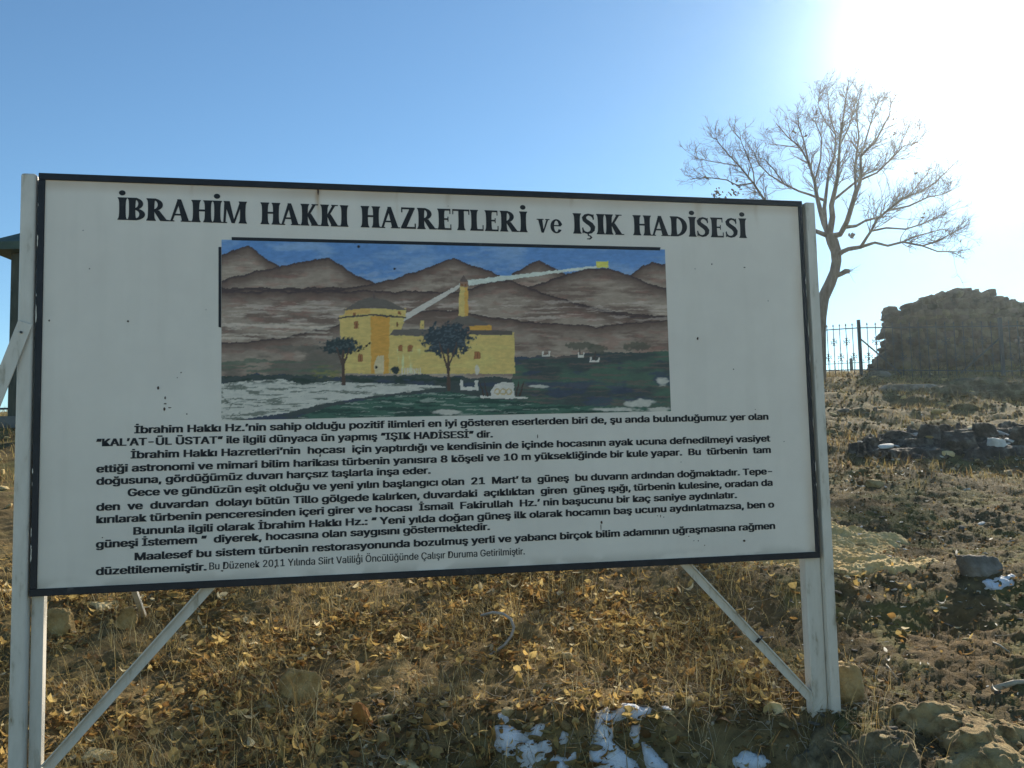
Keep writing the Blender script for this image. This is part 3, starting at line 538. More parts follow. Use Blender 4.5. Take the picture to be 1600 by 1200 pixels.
def sdf(pts, PX, PY):                                                   # signed pixel distance, inside positive
    pts = np.array(pts, float); ins = np.zeros(PX.shape, bool); dm = np.full(PX.shape, 1e9); n = len(pts)
    for a in range(n):
        (xa, ya), (xb, yb) = pts[a], pts[(a+1) % n]
        if ya != yb: ins ^= ((ya > PY) != (yb > PY)) & (PX < (xb-xa)*(PY-ya)/(yb-ya)+xa)
        t = np.clip(((PX-xa)*(xb-xa)+(PY-ya)*(yb-ya))/((xb-xa)**2+(yb-ya)**2), 0, 1); dm = np.minimum(dm, np.hypot(PX-xa-t*(xb-xa), PY-ya-t*(yb-ya)))
    return np.where(ins, dm, -dm)
PATCHES = []
def gz(x, y):                                                           # ground height, or the top of a ledge lying there
    z = float(H(x, y))
    for lo, res, zg, ins in PATCHES:
        i, j = int((y-lo[1])/res), int((x-lo[0])/res)
        if 0 <= i < zg.shape[0] and 0 <= j < zg.shape[1] and ins[i, j]: z = max(z, float(zg[i, j]))
    return z
def patch(name, pts, thick, edge_m, mat, res=.014, wob=6, ridges=0., seed=0, base=.0, tread=0):
    P = [hit(*p)[0] for p in pts]; P = np.array(P); lo = P.min(0)-.15; hi = P.max(0)+.15; res = max(res, (hi[0]-lo[0])/280, (hi[1]-lo[1])/280)
    X, Y = np.meshgrid(np.arange(lo[0], hi[0], res), np.arange(lo[1], hi[1], res))
    d = sdf(P[:, :2], X, Y)+wob*.001*(fbm(X*9, Y*9, seed, 4)-.5)*14
    ins = d > -res*3
    e = np.clip(d/edge_m, 0, 1); n_ = fbm(X*2.2+Y*.8, Y*6-X, seed+4, 6); q_ = n_*6; q_ = (np.floor(q_)+sst(.0, .3, q_ % 1))/6
    e3 = np.clip(e*3+1.4*(fbm(X*7, Y*7, seed+2, 3)-.5), 0, 3); top = thick*np.where(e <= 0, 0, (np.floor(e3)+sst(0, .35, e3 % 1))/3.4)
    z = H(X, Y)+base+top+ridges*1.6*(q_-.5)*e+ridges*.45*(fbm(X*22, Y*30, seed+8, 4)-.5)*e+ridges*.3*(fbm(X*70, Y*70, seed+9, 2)-.5)*e
    if tread:                                                           # level beds stepping up the slope
        hq = Hs(X, Y)+.06*(fbm(X*1.5, Y*1.5, seed+11)-.5); k_ = hq/tread+2.6*(fbm(X*2.2, Y*2.2, seed+12, 5)-.5); z = np.maximum(z-.02, (np.floor(k_)+sst(0, .22, k_ % 1))*tread+thick*.8*e+ridges*.2*(fbm(X*25, Y*35, seed+8, 4)-.5))
    z = np.where(d < 0, H(X, Y)-.012+d*1.2, z)
    PATCHES.append((lo, res, z, d > 0)); n = X.size; idx = np.arange(n).reshape(X.shape); q = np.stack([idx[:-1, :-1], idx[:-1, 1:], idx[1:, 1:], idx[1:, :-1]], -1).reshape(-1, 4)
    q = q[ins.ravel()[q].all(1)]; used = np.unique(q); mp = np.zeros(n, int); mp[used] = np.arange(len(used))
    sc = (.72+.28*sst(.0, .045, d+.03*(fbm(X*30, Y*30, 3, 3)-.5)))[..., None]*np.array([1, .96, .9])+(1-np.array([1, .96, .9]))*sst(.01, .04, d)[..., None] if mat == 'snow' else np.ones(X.shape+(3,))
    sc = np.clip(sc, 0, 1).reshape(-1, 3)[used]; v = np.stack([X, Y, z], -1).reshape(-1, 3)[used]; c = v.mean(0); c[2] = v[:, 2].min()
    return obj(name, mesh(name, v-c, mp[q], MT[mat], mat == 'snow', sc), None, tuple(c))
tag(patch('rock_outcrop', [(1180, 884), (1230, 862), (1262, 850), (1290, 818), (1340, 826), (1412, 840), (1418, 852), (1380, 866), (1352, 876), (1420, 880), (1462, 876), (1458, 892), (1390, 896), (1330, 900), (1250, 890)], .05, .16, 'crust', .010, 20, .075, 5), 'broad pale yellow rock outcrop lying flat behind the right post', 'rock')
tag(patch('rock_ledge', [(1358, 1104), (1420, 1112), (1500, 1116), (1545, 1140), (1610, 1150), (1640, 1240), (1480, 1230), (1455, 1165), (1400, 1140)], .085, .17, 'ledge', .008, 20, .10, 6, tread=.045), 'long broken ochre rock ledge in the bottom right corner', 'rock')
tag(patch('rock_ledge', [(1290, 1160), (1350, 1148), (1420, 1150), (1440, 1180), (1450, 1230), (1240, 1230), (1250, 1190)], .05, .12, 'earth', .009, 16, .12, 7), 'rough grey stony ledge below the foot of the right post', 'rock')
tag(patch('rock_ledge', [(1336, 712), (1352, 694), (1400, 684), (1450, 680), (1480, 672), (1560, 670), (1640, 676), (1660, 708), (1600, 716), (1530, 722), (1480, 716), (1420, 720), (1370, 718)], .06, .25, 'dark', .022, 40, .16, 8, tread=.13), 'dark jagged bedrock ledge crossing the right slope halfway up', 'rock')
tag(patch('rock_ledge', [(1440, 612), (1500, 600), (1600, 594), (1680, 600), (1680, 622), (1560, 624), (1480, 622)], .05, .3, 'moss', .03, 40, .14, 9, tread=.16), 'low mossy bedrock ledge right below the ruined wall', 'rock')
SN = [([(776, 1142), (800, 1134), (850, 1140), (842, 1156), (815, 1166), (812, 1182), (784, 1178), (774, 1160)], 'left snow patch of the group below the board, rounded and lumpy'),
      ([(812, 1176), (860, 1180), (905, 1176), (900, 1192), (880, 1212), (830, 1206)], 'flat snow patch at the bottom edge under the lumpy left one'),
      ([(932, 1128), (950, 1110), (990, 1104), (1020, 1112), (1000, 1124), (965, 1134), (958, 1160), (985, 1192), (1000, 1215), (930, 1215), (926, 1175)], 'largest snow patch, hook shaped, at the bottom below the board'),
      ([(874, 1144), (896, 1140), (898, 1156), (886, 1164), (876, 1158)], 'little snow patch between the two larger snow patches'),
      ([(1002, 1166), (1024, 1172), (1044, 1196), (1050, 1215), (1012, 1212)], 'snow tongue at the bottom edge right of the hooked patch'),
      ([(1028, 1104), (1050, 1106), (1052, 1116), (1034, 1120)], 'small snow scrap at the upper right of the hooked patch'),
      ([(990, 1140), (1000, 1140), (1004, 1160), (994, 1168), (988, 1155)], 'narrow snow sliver beside the hooked patch'),
      ([(1150, 1192), (1166, 1183), (1184, 1188), (1208, 1182), (1222, 1196), (1214, 1212), (1158, 1214)], 'snow patch at the bottom edge left of the grey ledge'),
      ([(1536, 912), (1560, 900), (1584, 902), (1588, 914), (1560, 926), (1545, 922)], 'bluish snow patch beside the grey rock on the right slope'),
      ([(778, 1116), (788, 1112), (792, 1126), (780, 1130)], 'tiny snow speck above the lumpy left snow patch')]
for i, (p, l) in enumerate(SN): tag(patch('snow_patch', p, .028, .08, 'snow', .008, 9, .02, 20+i, .002), l, 'snow patch', 'melting snow patches on the slope')

# loose stones, one object each
vars_ = {m: [rock_mesh('small_stone', 200+k, (1, .85, .55), MT[m], 2, .4, 7) for k in range(5)] for m in ('ochre', 'pale', 'chip', 'grey')}
rs_ = random.Random(5)
def strew(n, box, mats, sz, label, group, name='small_stone', cond=None):
    c = 0
    while c < n:
        px, py = rs_.uniform(box[0], box[1]), rs_.uniform(box[2], box[3])
        if cond and not cond(px, py): continue
        p, d = hit(px, py)
        if d > 60: continue
        s = rs_.uniform(*sz)*rs_.uniform(.6, 1.25)
        o = bpy.data.objects.new(name, rs_.choice(vars_[rs_.choice(mats)])); COL.objects.link(o); o.location = (p[0], p[1], gz(p[0], p[1])+s*.1)
        o.scale = (s*rs_.uniform(.9, 1.5), s*rs_.uniform(.5, 1), s*(rs_.uniform(.3, .6) if name == 'stone_chip' else rs_.uniform(.6, 1.1))); o.rotation_euler = (rs_.uniform(-.4, .4), rs_.uniform(-.4, .4), rs_.uniform(0, 6.28)); tag(o, label, 'stone', group); c += 1
bl = lambda x, y: y > 931-(x-47)*.0525+6
strew(130, (75, 1230, 880, 1200), ['ochre', 'ochre', 'pale'], (.035, .11), 'small ochre stone lying among the dry leaves under the board', 'small stones among the leaves', cond=bl)
strew(60, (1230, 1600, 900, 1200), ['ochre', 'grey', 'pale', 'grey'], (.02, .07), 'small brownish stone on the bare ground right of the right post', 'small stones right of the post')
strew(105, (1290, 1600, 640, 960), ['chip', 'pale', 'grey', 'chip'], (.02, .10), 'small pale stone chip scattered on the upper right slope', 'pale chips on the upper slope', 'stone_chip')
strew(44, (1340, 1600, 674, 720), ['chip', 'pale', 'grey', 'chip'], (.07, .24), 'pale block or chip lying on the dark jagged ledge halfway up the slope', 'pale blocks on the dark ledge', 'stone_chip')
strew(22, (1290, 1600, 588, 650), ['pale', 'grey'], (.08, .25), 'pale stone lying on the hill crest below the fence and ruin', 'stones on the hill crest')
strew(40, (1370, 1600, 1108, 1200), ['ochre', 'ochre', 'pale'], (.02, .06), 'little ochre stone lying on and around the broken ledge in the bottom right corner', 'little stones on the corner ledge')
strew(6, (0, 18, 670, 900), ['pale', 'ochre'], (.08, .2), 'stone on the slope left of the left post', 'stones left of the board')
strew(26, (1180, 1420, 1100, 1200), ['grey', 'pale', 'ochre'], (.03, .08), 'stone chip in the dark soil round the right post foot', 'stone chips round the post foot', 'stone_chip')

# ------------------------------------------------------------------ leaf litter, grass, twigs (nobody could count them)
def bake(name, tv, tf, loc, rot, scl, tint, mat, bend=None):
    tv = np.asarray(tv, float); n = len(loc); k = len(tv); v = tv[None]*scl[:, None, :] if scl.ndim == 2 else tv[None]*scl[:, None, None]
    if bend is not None: v[..., 2] += bend[:, None]*(tv[None, :, 0]**2+.6*tv[None, :, 1]**2)*scl.reshape(n, -1)[:, :1]
    v = np.einsum('nij,nkj->nki', rot, v)+loc[:, None]
    f = (np.asarray(tf)[None]+(np.arange(n)*k)[:, None, None]).reshape(-1, len(tf[0]))
    return obj(name, mesh(name, v.reshape(-1, 3), f, mat, False, np.repeat(tint, k, 0)))
def eul(rx, ry, rz):
    cx, sx, cy, sy, cz, sz = np.cos(rx), np.sin(rx), np.cos(ry), np.sin(ry), np.cos(rz), np.sin(rz); o = np.zeros_like(cx); i = o+1
    A = lambda *r: np.stack([np.stack(q, -1) for q in r], -2)
    return A((cz, -sz, o), (sz, cz, o), (o, o, i))@A((cy, o, sy), (o, i, o), (-sy, o, cy))@A((i, o, o), (o, cx, -sx), (o, sx, cx))
lv = [(-1, 0, 0), (-.55, .42, .12), (0, .55, .16), (.55, .36, .1), (1.05, 0, 0), (.55, -.36, .1), (0, -.55, .16), (-.55, -.42, .12), (-.5, 0, 0), (0, 0, 0), (.5, 0, 0), (-1.35, .03, .03)]
lf = [(0, 8, 1), (1, 8, 2), (8, 9, 2), (2, 9, 3), (9, 10, 3), (3, 10, 4), (10, 5, 4), (10, 6, 5), (9, 6, 10), (9, 7, 6), (8, 7, 9), (8, 0, 7), (0, 11, 8)]
def scatter(n, dens, box):
    out = []
    while sum(map(len, out)) < n:
        q = RNG.random((n*2, 2))*np.array([box[1]-box[0], box[3]-box[2]])+np.array([box[0], box[2]])
        out.append(q[RNG.random(len(q)) < dens(q[:, 0], q[:, 1])])
    return np.vstack(out)[:n]
def leafden(x, y):
    a = sst(.36, .56, fbm(x*1.1, y*1.1, 81)); b = sst(1.9, 1.2, x-.1*(y-5)); bank = 1-.2*sst(5.0, 4.7, y)*sst(-.8, -.3, x)
    return (.12+.88*a)*np.clip(b+.05, 0, 1)*sst(12, 7.5, y)*bank
PAL = np.array([(.62, .45, .17), (.54, .36, .12), (.38, .22, .07), (.2, .11, .04), (.78, .66, .40), (.46, .34, .13)])
def leaves(n, dens, box, s0, s1, pw):
    q = scatter(n, dens, box); z = H(q[:, 0], q[:, 1]); L = np.stack([q[:, 0], q[:, 1], z+.012+.02*RNG.random(n)], -1)
    fl = np.where(RNG.random(n) < .6, .45, 1.2); R = eul(RNG.normal(0, .5, n)*fl, RNG.normal(0, .5, n)*fl, RNG.random(n)*6.28); s = s0+(s1-s0)*RNG.random(n)**2.2
    t = PAL[RNG.choice(len(PAL), n, p=pw)]*(.7+.5*RNG.random((n, 1)))
    return L, R, np.stack([s, s*RNG.uniform(.45, 1.25, n), s], -1), t, np.clip(RNG.normal(.15, .55, n), -.8, .9)
L1 = leaves(26000, leafden, (-4.5, 3, 3.9, 11), .009, .05, [.2, .22, .22, .2, .05, .11])
L2 = leaves(9000, lambda x, y: .3+.7*sst(.4, .6, fbm(x*.9, y*.9, 91)), (1.2, 9, 3.9, 14), .006, .022, [.08, .14, .3, .4, .02, .06]); L2[3][:] *= .75; _k = RNG.random(len(L2[3])) < .09; L2[3][_k] = np.array((.85, .8, .7)); L2[2][_k] *= 1.25  # a few leaf bits tinted near white as sun glints
LL = [np.concatenate(a) for a in zip(L1, L2)]
tag(bake('leaf_litter', lv, lf, LL[0], LL[1], LL[2], LL[3], MT['leaf'], LL[4]), 'dry curled tan and brown leaves littering the slope under the board', 'leaves', kind='stuff')
def blades(name, n, dens, box, h0, h1, wd, lean, cols, mat, label, cat):
    q = scatter(n, dens, box); h = h0+(h1-h0)*RNG.random(n)**2; a = RNG.random(n)*6.28; b = lean*(.3+RNG.random(n)); z = H(q[:, 0], q[:, 1])
    dx, dy = np.cos(a), np.sin(a); sx, sy = -dy*wd/2, dx*wd/2; V = []
    ws = (1, .85, .6, .15)
    for k, t in enumerate((0, .35, .7, 1.0)):
        r = h*b*t**1.7; zz = z-.01+h*t*np.sqrt(np.clip(1-(b*t*.55)**2, .05, 1))
        for s in (-1, 1): V.append(np.stack([q[:, 0]+dx*r+s*sx*ws[k], q[:, 1]+dy*r+s*sy*ws[k], zz], -1))
    V = np.stack(V, 1); F_ = np.array([(0, 1, 3, 2), (2, 3, 5, 4), (4, 5, 7, 6)]); f = (F_[None]+(np.arange(n)*8)[:, None, None]).reshape(-1, 4)
    t = np.asarray(cols)[RNG.integers(0, len(cols), n)]*(.7+.6*RNG.random((n, 1)))
    return tag(obj(name, mesh(name, V.reshape(-1, 3), f, mat, False, np.repeat(t, 8, 0))), label, cat, kind='stuff')
ST = [(.6, .46, .2), (.5, .36, .13), (.36, .23, .08), (.56, .48, .28)]
tuft = lambda x, y: (.12+.88*sst(.46, .66, fbm(x*2.4, y*2.4, 101)))*sst(2.3, 1.5, x-.1*(y-5))*sst(11, 8, y)
blades('dry_grass', 20000, tuft, (-4.5, 3, 4.0, 11), .03, .34, .0024, 1.1, ST, MT['straw'], 'thin dry golden grass standing among the leaves under the board', 'grass')
blades('grass_stubble', 90000, lambda x, y: (.25+.75*sst(.42, .6, fbm(x*1.7, y*1.7, 111)))*sst(1.2, 2.4, x-.1*(y-5)), (1.0, 10, 4.0, 15), .012, .06, .003, .95, [(.19, .15, .055), (.14, .125, .045), (.27, .18, .08), (.36, .27, .14)], MT['straw'], 'short olive and brown stubble on the slope right of the board', 'grass')
blades('hill_grass', 60000, lambda x, y: sst(.4, .62, fbm(x*.8, y*1.5, 121)), (-14, 17, 10.5, 26), .04, .2, .008, 1.0, [(.42, .31, .12), (.27, .23, .085), (.48, .35, .15), (.27, .16, .07)], MT['straw'], 'short dry grass on the hilltop below the fence and the ruin', 'grass')
cv = [(1, 0, 0), (-.9, .2, .1), (.1, .95, -.1), (-.1, -1, .15), (.1, .1, .8), (-.05, 0, -.7)]; cf = [(0, 2, 4), (2, 1, 4), (1, 3, 4), (3, 0, 4), (2, 0, 5), (1, 2, 5), (3, 1, 5), (0, 3, 5)]
def clods(n, dens, box, s0, s1, cols, p):
    q = scatter(n, dens, box); s = s0+(s1-s0)*RNG.random(n)**3; return np.stack([q[:, 0], q[:, 1], H(q[:, 0], q[:, 1])+s*.35], -1), eul(RNG.normal(0, .5, n), RNG.normal(0, .5, n), RNG.random(n)*6.28), np.stack([s, s*RNG.uniform(.5, 1, n), s*RNG.uniform(.4, .9, n)], -1), np.array(cols)[RNG.choice(len(cols), n, p=p)]*RNG.uniform(.6, 1.3, (n, 1))
CC = [(.12, .085, .04), (.18, .115, .05), (.16, .135, .06), (.3, .23, .12), (.5, .43, .3)]
c1 = clods(15000, lambda x, y: .2+.8*sst(1.0, 2.0, x-.1*(y-5)), (-3, 9, 4.0, 15), .004, .026, CC, [.42, .26, .18, .1, .04]); c2 = clods(6000, lambda x, y: 1+0*x, (-1, 2.6, 4.0, 5.4), .004, .02, CC, [.5, .24, .14, .08, .04]); c3 = clods(20000, lambda x, y: 1+0*x, (0, 17, 11, 26), .008, .06, CC, [.2, .25, .25, .2, .1])
tag(bake('soil_clods', cv, cf, *[np.concatenate(k) for k in zip(c1, c2, c3)], MT['soil']), 'brown crumbs of soil and grit covering the bare slope right of the board', 'soil', kind='stuff')
tw = MB(); rt = random.Random(9)
for k in range(900):
    if k < 620: x, y = rt.uniform(-.9, 2.3), rt.uniform(4.1, 5.6)
    else: x, y = rt.uniform(-3.5, 6), rt.uniform(4.2, 9)
    a = rt.uniform(0, 6.28); l = rt.uniform(.03, .16); c = rt.uniform(-1.2, 1.2); z = float(H(x, y)); ps = []
    for t in (0, .5, 1):
        X_ = x+math.cos(a+c*t)*l*t; Y_ = y+math.sin(a+c*t)*l*t; ps.append((X_, Y_, float(H(X_, Y_))+.012+.03*rt.random()*t))
    tw.tube(ps, [.0016, .0013, .0007], 4, False)
tag(tw.build('twig_litter', MT['wood']), 'thin pale twigs and roots strewn over the dark soil below the board', 'twigs', kind='stuff')

# two sticks and a bent pipe
def stick(name, a, b, r, label, cat):
    p, q = hit(*a)[0]+(0, 0, r), hit(*b)[0]+(0, 0, r*1.3); m = (p+q)/2+(0, .02, .01); s = MB(); s.tube([p, m, q], [r, r*.9, r*.6], 7); o = s.build(name, MT['wood'], None, org=tuple(m), smooth=True); o.location = tuple(m); return tag(o, label, cat)
stick('branch', (1552, 1082), (1625, 1070), .018, 'thick pale branch lying at the right edge above the ochre ledge', 'branch')
stick('stick', (1552, 1006), (1578, 1022), .008, 'thin whitish stick on the right slope above the thick branch', 'stick')
stick('stick', (1385, 1040), (1402, 1064), .006, 'thin grey stick on the soil right of the boulder', 'stick')
hp, hdp = hit(770, 1022); pp = MB(); pts = [at(x, y, hdp+k) for x, y, k in ((744, 1036, -.04), (770, 1021, 0), (788, 1008, .03), (799, 994, .06), (803, 980, .09), (798, 967, .13), (786, 959, .18), (770, 957, .24), (752, 962, .3))]
pp.tube(pts, .0095, 8); o = pp.build('bent_pipe', MT['pipe'], None, org=tuple(hp), smooth=True); o.location = tuple(hp); tag(o, 'bent grey pipe curving out of the leaves below the board', 'pipe')

# ------------------------------------------------------------------ the bare tree
TD = 22.0; tb = at(1283, 583, TD); tb[2] = float(H(tb[0], tb[1]))
tree = thing('bare_tree', tuple(tb), 'bare crooked tree with a fine leafless crown behind the right post', 'tree')
trunk = MB(); limbs = MB(); rt = random.Random(21); K = TD/F
def pl(pts, dz=0):                                                      # pixel polyline (x, y, radius px) -> world, dz drifting in depth
    n = len(pts); return [at(p[0], p[1], TD+dz*i/max(n-1, 1)) for i, p in enumerate(pts)], [p[2]*K for p in pts]
tp = [(1279, 600, 11), (1281, 560, 9.6), (1281, 520, 9.2), (1282, 495, 9), (1286, 466, 9.2), (1297, 443, 8.6), (1304, 425, 7.6), (1307, 408, 7.4), (1306, 392, 8), (1301, 378, 8.8), (1297, 366, 8.2)]
P_, R_ = pl(tp); P_[0] = P_[1]+(P_[0]-P_[1]); trunk.tube(P_, R_, 10)
sp2, sr2 = pl([(1303, 432, 4.5), (1314, 428, 3.8), (1321, 424, 4.2), (1326, 424, 3.6)], -.25); trunk.tube(sp2, sr2, 7)
trunk.build('trunk', MT['bark'], tree, org=tuple(tb), smooth=True)
LIMBS = [
 ([(1297, 370, 6), (1288, 350, 5.2), (1282, 330, 4.4), (1276, 305, 3.6), (1273, 284, 3), (1264, 255, 2.3), (1251, 231, 1.8), (1231, 214, 1.3), (1213, 193, .7)], 1.2),
 ([(1298, 366, 6), (1301, 339, 4.8), (1299, 321, 4.3), (1305, 296, 3.6), (1309, 276, 3.1), (1312, 227, 2.4), (1316, 195, 1.7), (1324, 138, .7)], -.6),
 ([(1292, 352, 4.5), (1288, 325, 3.8), (1290, 309, 3.3), (1295, 268, 2.7), (1304, 244, 2.2), (1306, 211, 1.7), (1296, 179, 1.2), (1293, 143, .6)], 1.6),
 ([(1304, 380, 6), (1313, 366, 5), (1319, 355, 4.8), (1324, 345, 4.4), (1333, 316, 3.8), (1345, 281, 3), (1345, 244, 2.4), (1368, 221, 1.8), (1390, 179, 1), (1392, 158, .6)], -1.3),
 ([(1322, 348, 4), (1330, 322, 3.2), (1337, 296, 2.8), (1336, 262, 2.4), (1342, 215, 1.8), (1338, 176, 1.2), (1346, 138, .6)], .7),
 ([(1320, 355, 3.6), (1338, 353, 2.8), (1352, 345, 2.4), (1372, 340, 2), (1402, 318, 1.6), (1425, 300, 1.3), (1450, 270, .8)], 1.5),
 ([(1309, 398, 5.5), (1317, 393, 4.4), (1326, 389, 4), (1345, 386, 3.6), (1353, 373, 3), (1361, 361, 2.7), (1371, 342, 2.6), (1387, 329, 2.4), (1410, 310, 2), (1440, 299, 1.5), (1460, 286, 1.2), (1487, 260, .6)], -1.7),
 ([(1345, 386, 3.2), (1367, 379, 2.6), (1387, 384, 2.4), (1411, 378, 2.2), (1441, 384, 1.8), (1462, 378, 1.4), (1481, 368, 1.1), (1499, 358, .6)], -.5),
 ([(1441, 384, 1.6), (1465, 393, 1.2), (1486, 393, 1), (1500, 400, .5)], .4),
 ([(1361, 361, 2), (1385, 356, 1.8), (1415, 358, 1.5), (1438, 351, 1.2), (1462, 340, .9), (1480, 332, .5)], 1.0),
 ([(1411, 378, 1.8), (1428, 370, 1.4), (1450, 364, 1.1), (1472, 358, .8), (1506, 368, .4)], .7),
 ([(1387, 329, 2), (1420, 322, 1.6), (1450, 308, 1.2), (1472, 304, .9), (1490, 296, .5)], .9),
 ([(1313, 318, 2.6), (1330, 290, 2.2), (1352, 272, 1.8), (1378, 262, 1.4), (1400, 240, 1), (1421, 196, .5)], 1.1),
 ([(1345, 281, 2.4), (1370, 270, 1.9), (1395, 246, 1.5), (1412, 228, 1), (1434, 222, .5)], -1),
 ([(1284, 312, 3), (1265, 304, 2.4), (1249, 299, 2.1), (1226, 288, 1.7), (1202, 273, 1.3), (1186, 257, 1), (1174, 231, .5)], 1.8),
 ([(1296, 372, 4.6), (1262, 356, 3.4), (1228, 338, 3), (1206, 322, 2.7), (1192, 309, 2.5), (1177, 286, 2.1), (1156, 260, 1.6), (1137, 240, 1.1), (1121, 221, .8), (1118, 208, .5)], 1.5),
 ([(1177, 287, 1.7), (1153, 290, 1.4), (1135, 281, 1.2), (1104, 277, .9), (1080, 280, .5)], -.5),
 ([(1180, 290, 1.6), (1177, 268, 1.4), (1169, 247, 1), (1158, 221, .7), (1156, 205, .4)], .6),
 ([(1156, 260, 1.3), (1135, 256, 1), (1110, 252, .8), (1088, 247, .4)], .4),
 ([(1226, 288, 1.4), (1210, 266, 1.1), (1196, 250, .8), (1180, 244, .5)], -.7),
 ([(1264, 255, 1.7), (1256, 220, 1.3), (1248, 196, 1), (1246, 180, .5)], -.8),
 ([(1251, 231, 1.3), (1230, 228, 1), (1212, 226, .5)], .5),
 ([(1312, 227, 1.8), (1326, 200, 1.4), (1334, 170, 1), (1340, 148, .5)], .9), ([(1306, 211, 1.4), (1290, 190, 1), (1278, 165, .7), (1282, 140, .4)], -.5),
 ([(1273, 284, 2), (1282, 250, 1.5), (1284, 216, 1.2), (1274, 190, .8), (1266, 184, .4)], -1.2), ([(1345, 244, 1.9), (1356, 208, 1.4), (1364, 180, 1), (1372, 158, .5)], 1.2)]
nodes = []; SAMP = []
def twig(p, d, L, r, lev):
    n = 4; pts = [p]; dd = d.copy()
    for k in range(n):
        dd = dd+np.array([rt.gauss(0, .16), rt.gauss(0, .16), rt.gauss(.06, .14)]); dd /= np.linalg.norm(dd); pts.append(pts[-1]+dd*L/n)
    limbs.tube(pts, [r*(1-.75*i/n) for i in range(n+1)], 3 if lev > 0 else 4, False); nodes.append(pts[-1])
    if lev < 2:
        for k in range(rt.randint(3, 4) if lev == 0 else rt.randint(2, 3)):
            t = rt.uniform(.2, 1); i = min(int(t*n), n-1); q = pts[i]+(pts[i+1]-pts[i])*(t*n-i); a = pts[i+1]-pts[i]; a /= np.linalg.norm(a)
            s = np.array([rt.gauss(0, 1), rt.gauss(0, 1), rt.gauss(.15, .8)]); s -= s.dot(a)*a; s /= np.linalg.norm(s); g = rt.uniform(.45, .85)
            twig(q, a*math.cos(g)+s*math.sin(g), L*rt.uniform(.4, .7), max(r*.62, .0042), lev+1)
for pts, dz in LIMBS:
    m = len(pts); dep = 0.0
    if SAMP:
        sa = np.array(SAMP); k = int(np.argmin(np.hypot(sa[:, 0]-pts[0][0], sa[:, 1]-pts[0][1]))); st0 = sa[k]; dep = st0[2]-TD
        if np.hypot(st0[0]-pts[0][0], st0[1]-pts[0][1]) < 14: pts = [(st0[0], st0[1], pts[0][2])]+list(pts[1:])
    W_ = [at(p[0], p[1], TD+dep+dz*i/(m-1)) for i, p in enumerate(pts)]; R_ = [p[2]*K*(.9 if p[2] > 3 else .8) for p in pts]
    for i in range(m-1):
        for t in np.linspace(0, 1, 8): SAMP.append((pts[i][0]+(pts[i+1][0]-pts[i][0])*t, pts[i][1]+(pts[i+1][1]-pts[i][1])*t, TD+dep+dz*(i+t)/(m-1)))
    
    limbs.tube(W_, R_, 6, False); seglen = sum(np.linalg.norm(W_[i+1]-W_[i]) for i in range(m-1))
    for k in range(int(seglen*12)):
        t = rt.uniform(.28, 1)**.8*(m-1); i = min(int(t), m-2); q = W_[i]+(W_[i+1]-W_[i])*(t-i); a = W_[i+1]-W_[i]; a /= np.linalg.norm(a); r = R_[i]
        s = np.array([rt.gauss(0, 1), rt.gauss(0, 1), rt.gauss(.2, .7)]); s -= s.dot(a)*a; s /= np.linalg.norm(s); g = rt.uniform(.4, .95)
        twig(q, a*math.cos(g)+s*math.sin(g), rt.uniform(.25, .8)*(1.15-.5*t/(m-1)), min(max(r*.4, .006), .012), 0)
    twig(W_[-1], (W_[-1]-W_[-2])/np.linalg.norm(W_[-1]-W_[-2]), .25, .005, 1)
for k in range(9):
    twig(at(1325, 424, TD-.25), np.array([rt.uniform(.4, 1), rt.gauss(0, .4), rt.gauss(.1, .4)]), rt.uniform(.15, .4), .006, 2)
limbs.build('crown', MT['bark'], tree, org=tuple(tb), smooth=True)
lm = MB()
def tleaf(p, s):
    p = np.asarray(p); a = np.array([rt.gauss(0, 1), rt.gauss(0, 1), rt.gauss(0, 1)]); a /= np.linalg.norm(a); b = np.cross(a, (rt.random(), rt.random(), rt.random()+.1)); b /= np.linalg.norm(b); c = np.cross(a, b)
    lm.add([p-a*s, p-a*.3*s+b*.5*s+c*.1*s, p+a*.5*s+b*.4*s, p+a*s+c*.2*s, p+a*.5*s-b*.4*s, p-a*.3*s-b*.5*s+c*.1*s], [(0, 1, 2, 3), (0, 3, 4, 5)])
for (x, y, n, sp_) in ((1331, 368, 14, 4), (1152, 288, 9, 7), (1120, 300, 10, 8), (1135, 306, 12, 9), (1150, 302, 8, 6), (1160, 296, 4, 5), (1244, 206, 3, 4), (1258, 208, 2, 4), (1397, 209, 2, 2), (1396, 186, 2, 2), (1443, 336, 2, 3), (1433, 270, 2, 3), (1102, 278, 2, 3), (1502, 376, 2, 2), (1116, 305, 8, 4)):
    for k in range(n): tleaf(at(x+rt.gauss(0, sp_*.6), y+rt.gauss(0, sp_*.6), TD+rt.uniform(-.1, .5)), rt.uniform(.03, .06))
dl = lm.build('dry_leaves', MT['bark'], tree, org=tuple(tb)); dl['label'] = 'few withered brown leaves still hanging in the crown'

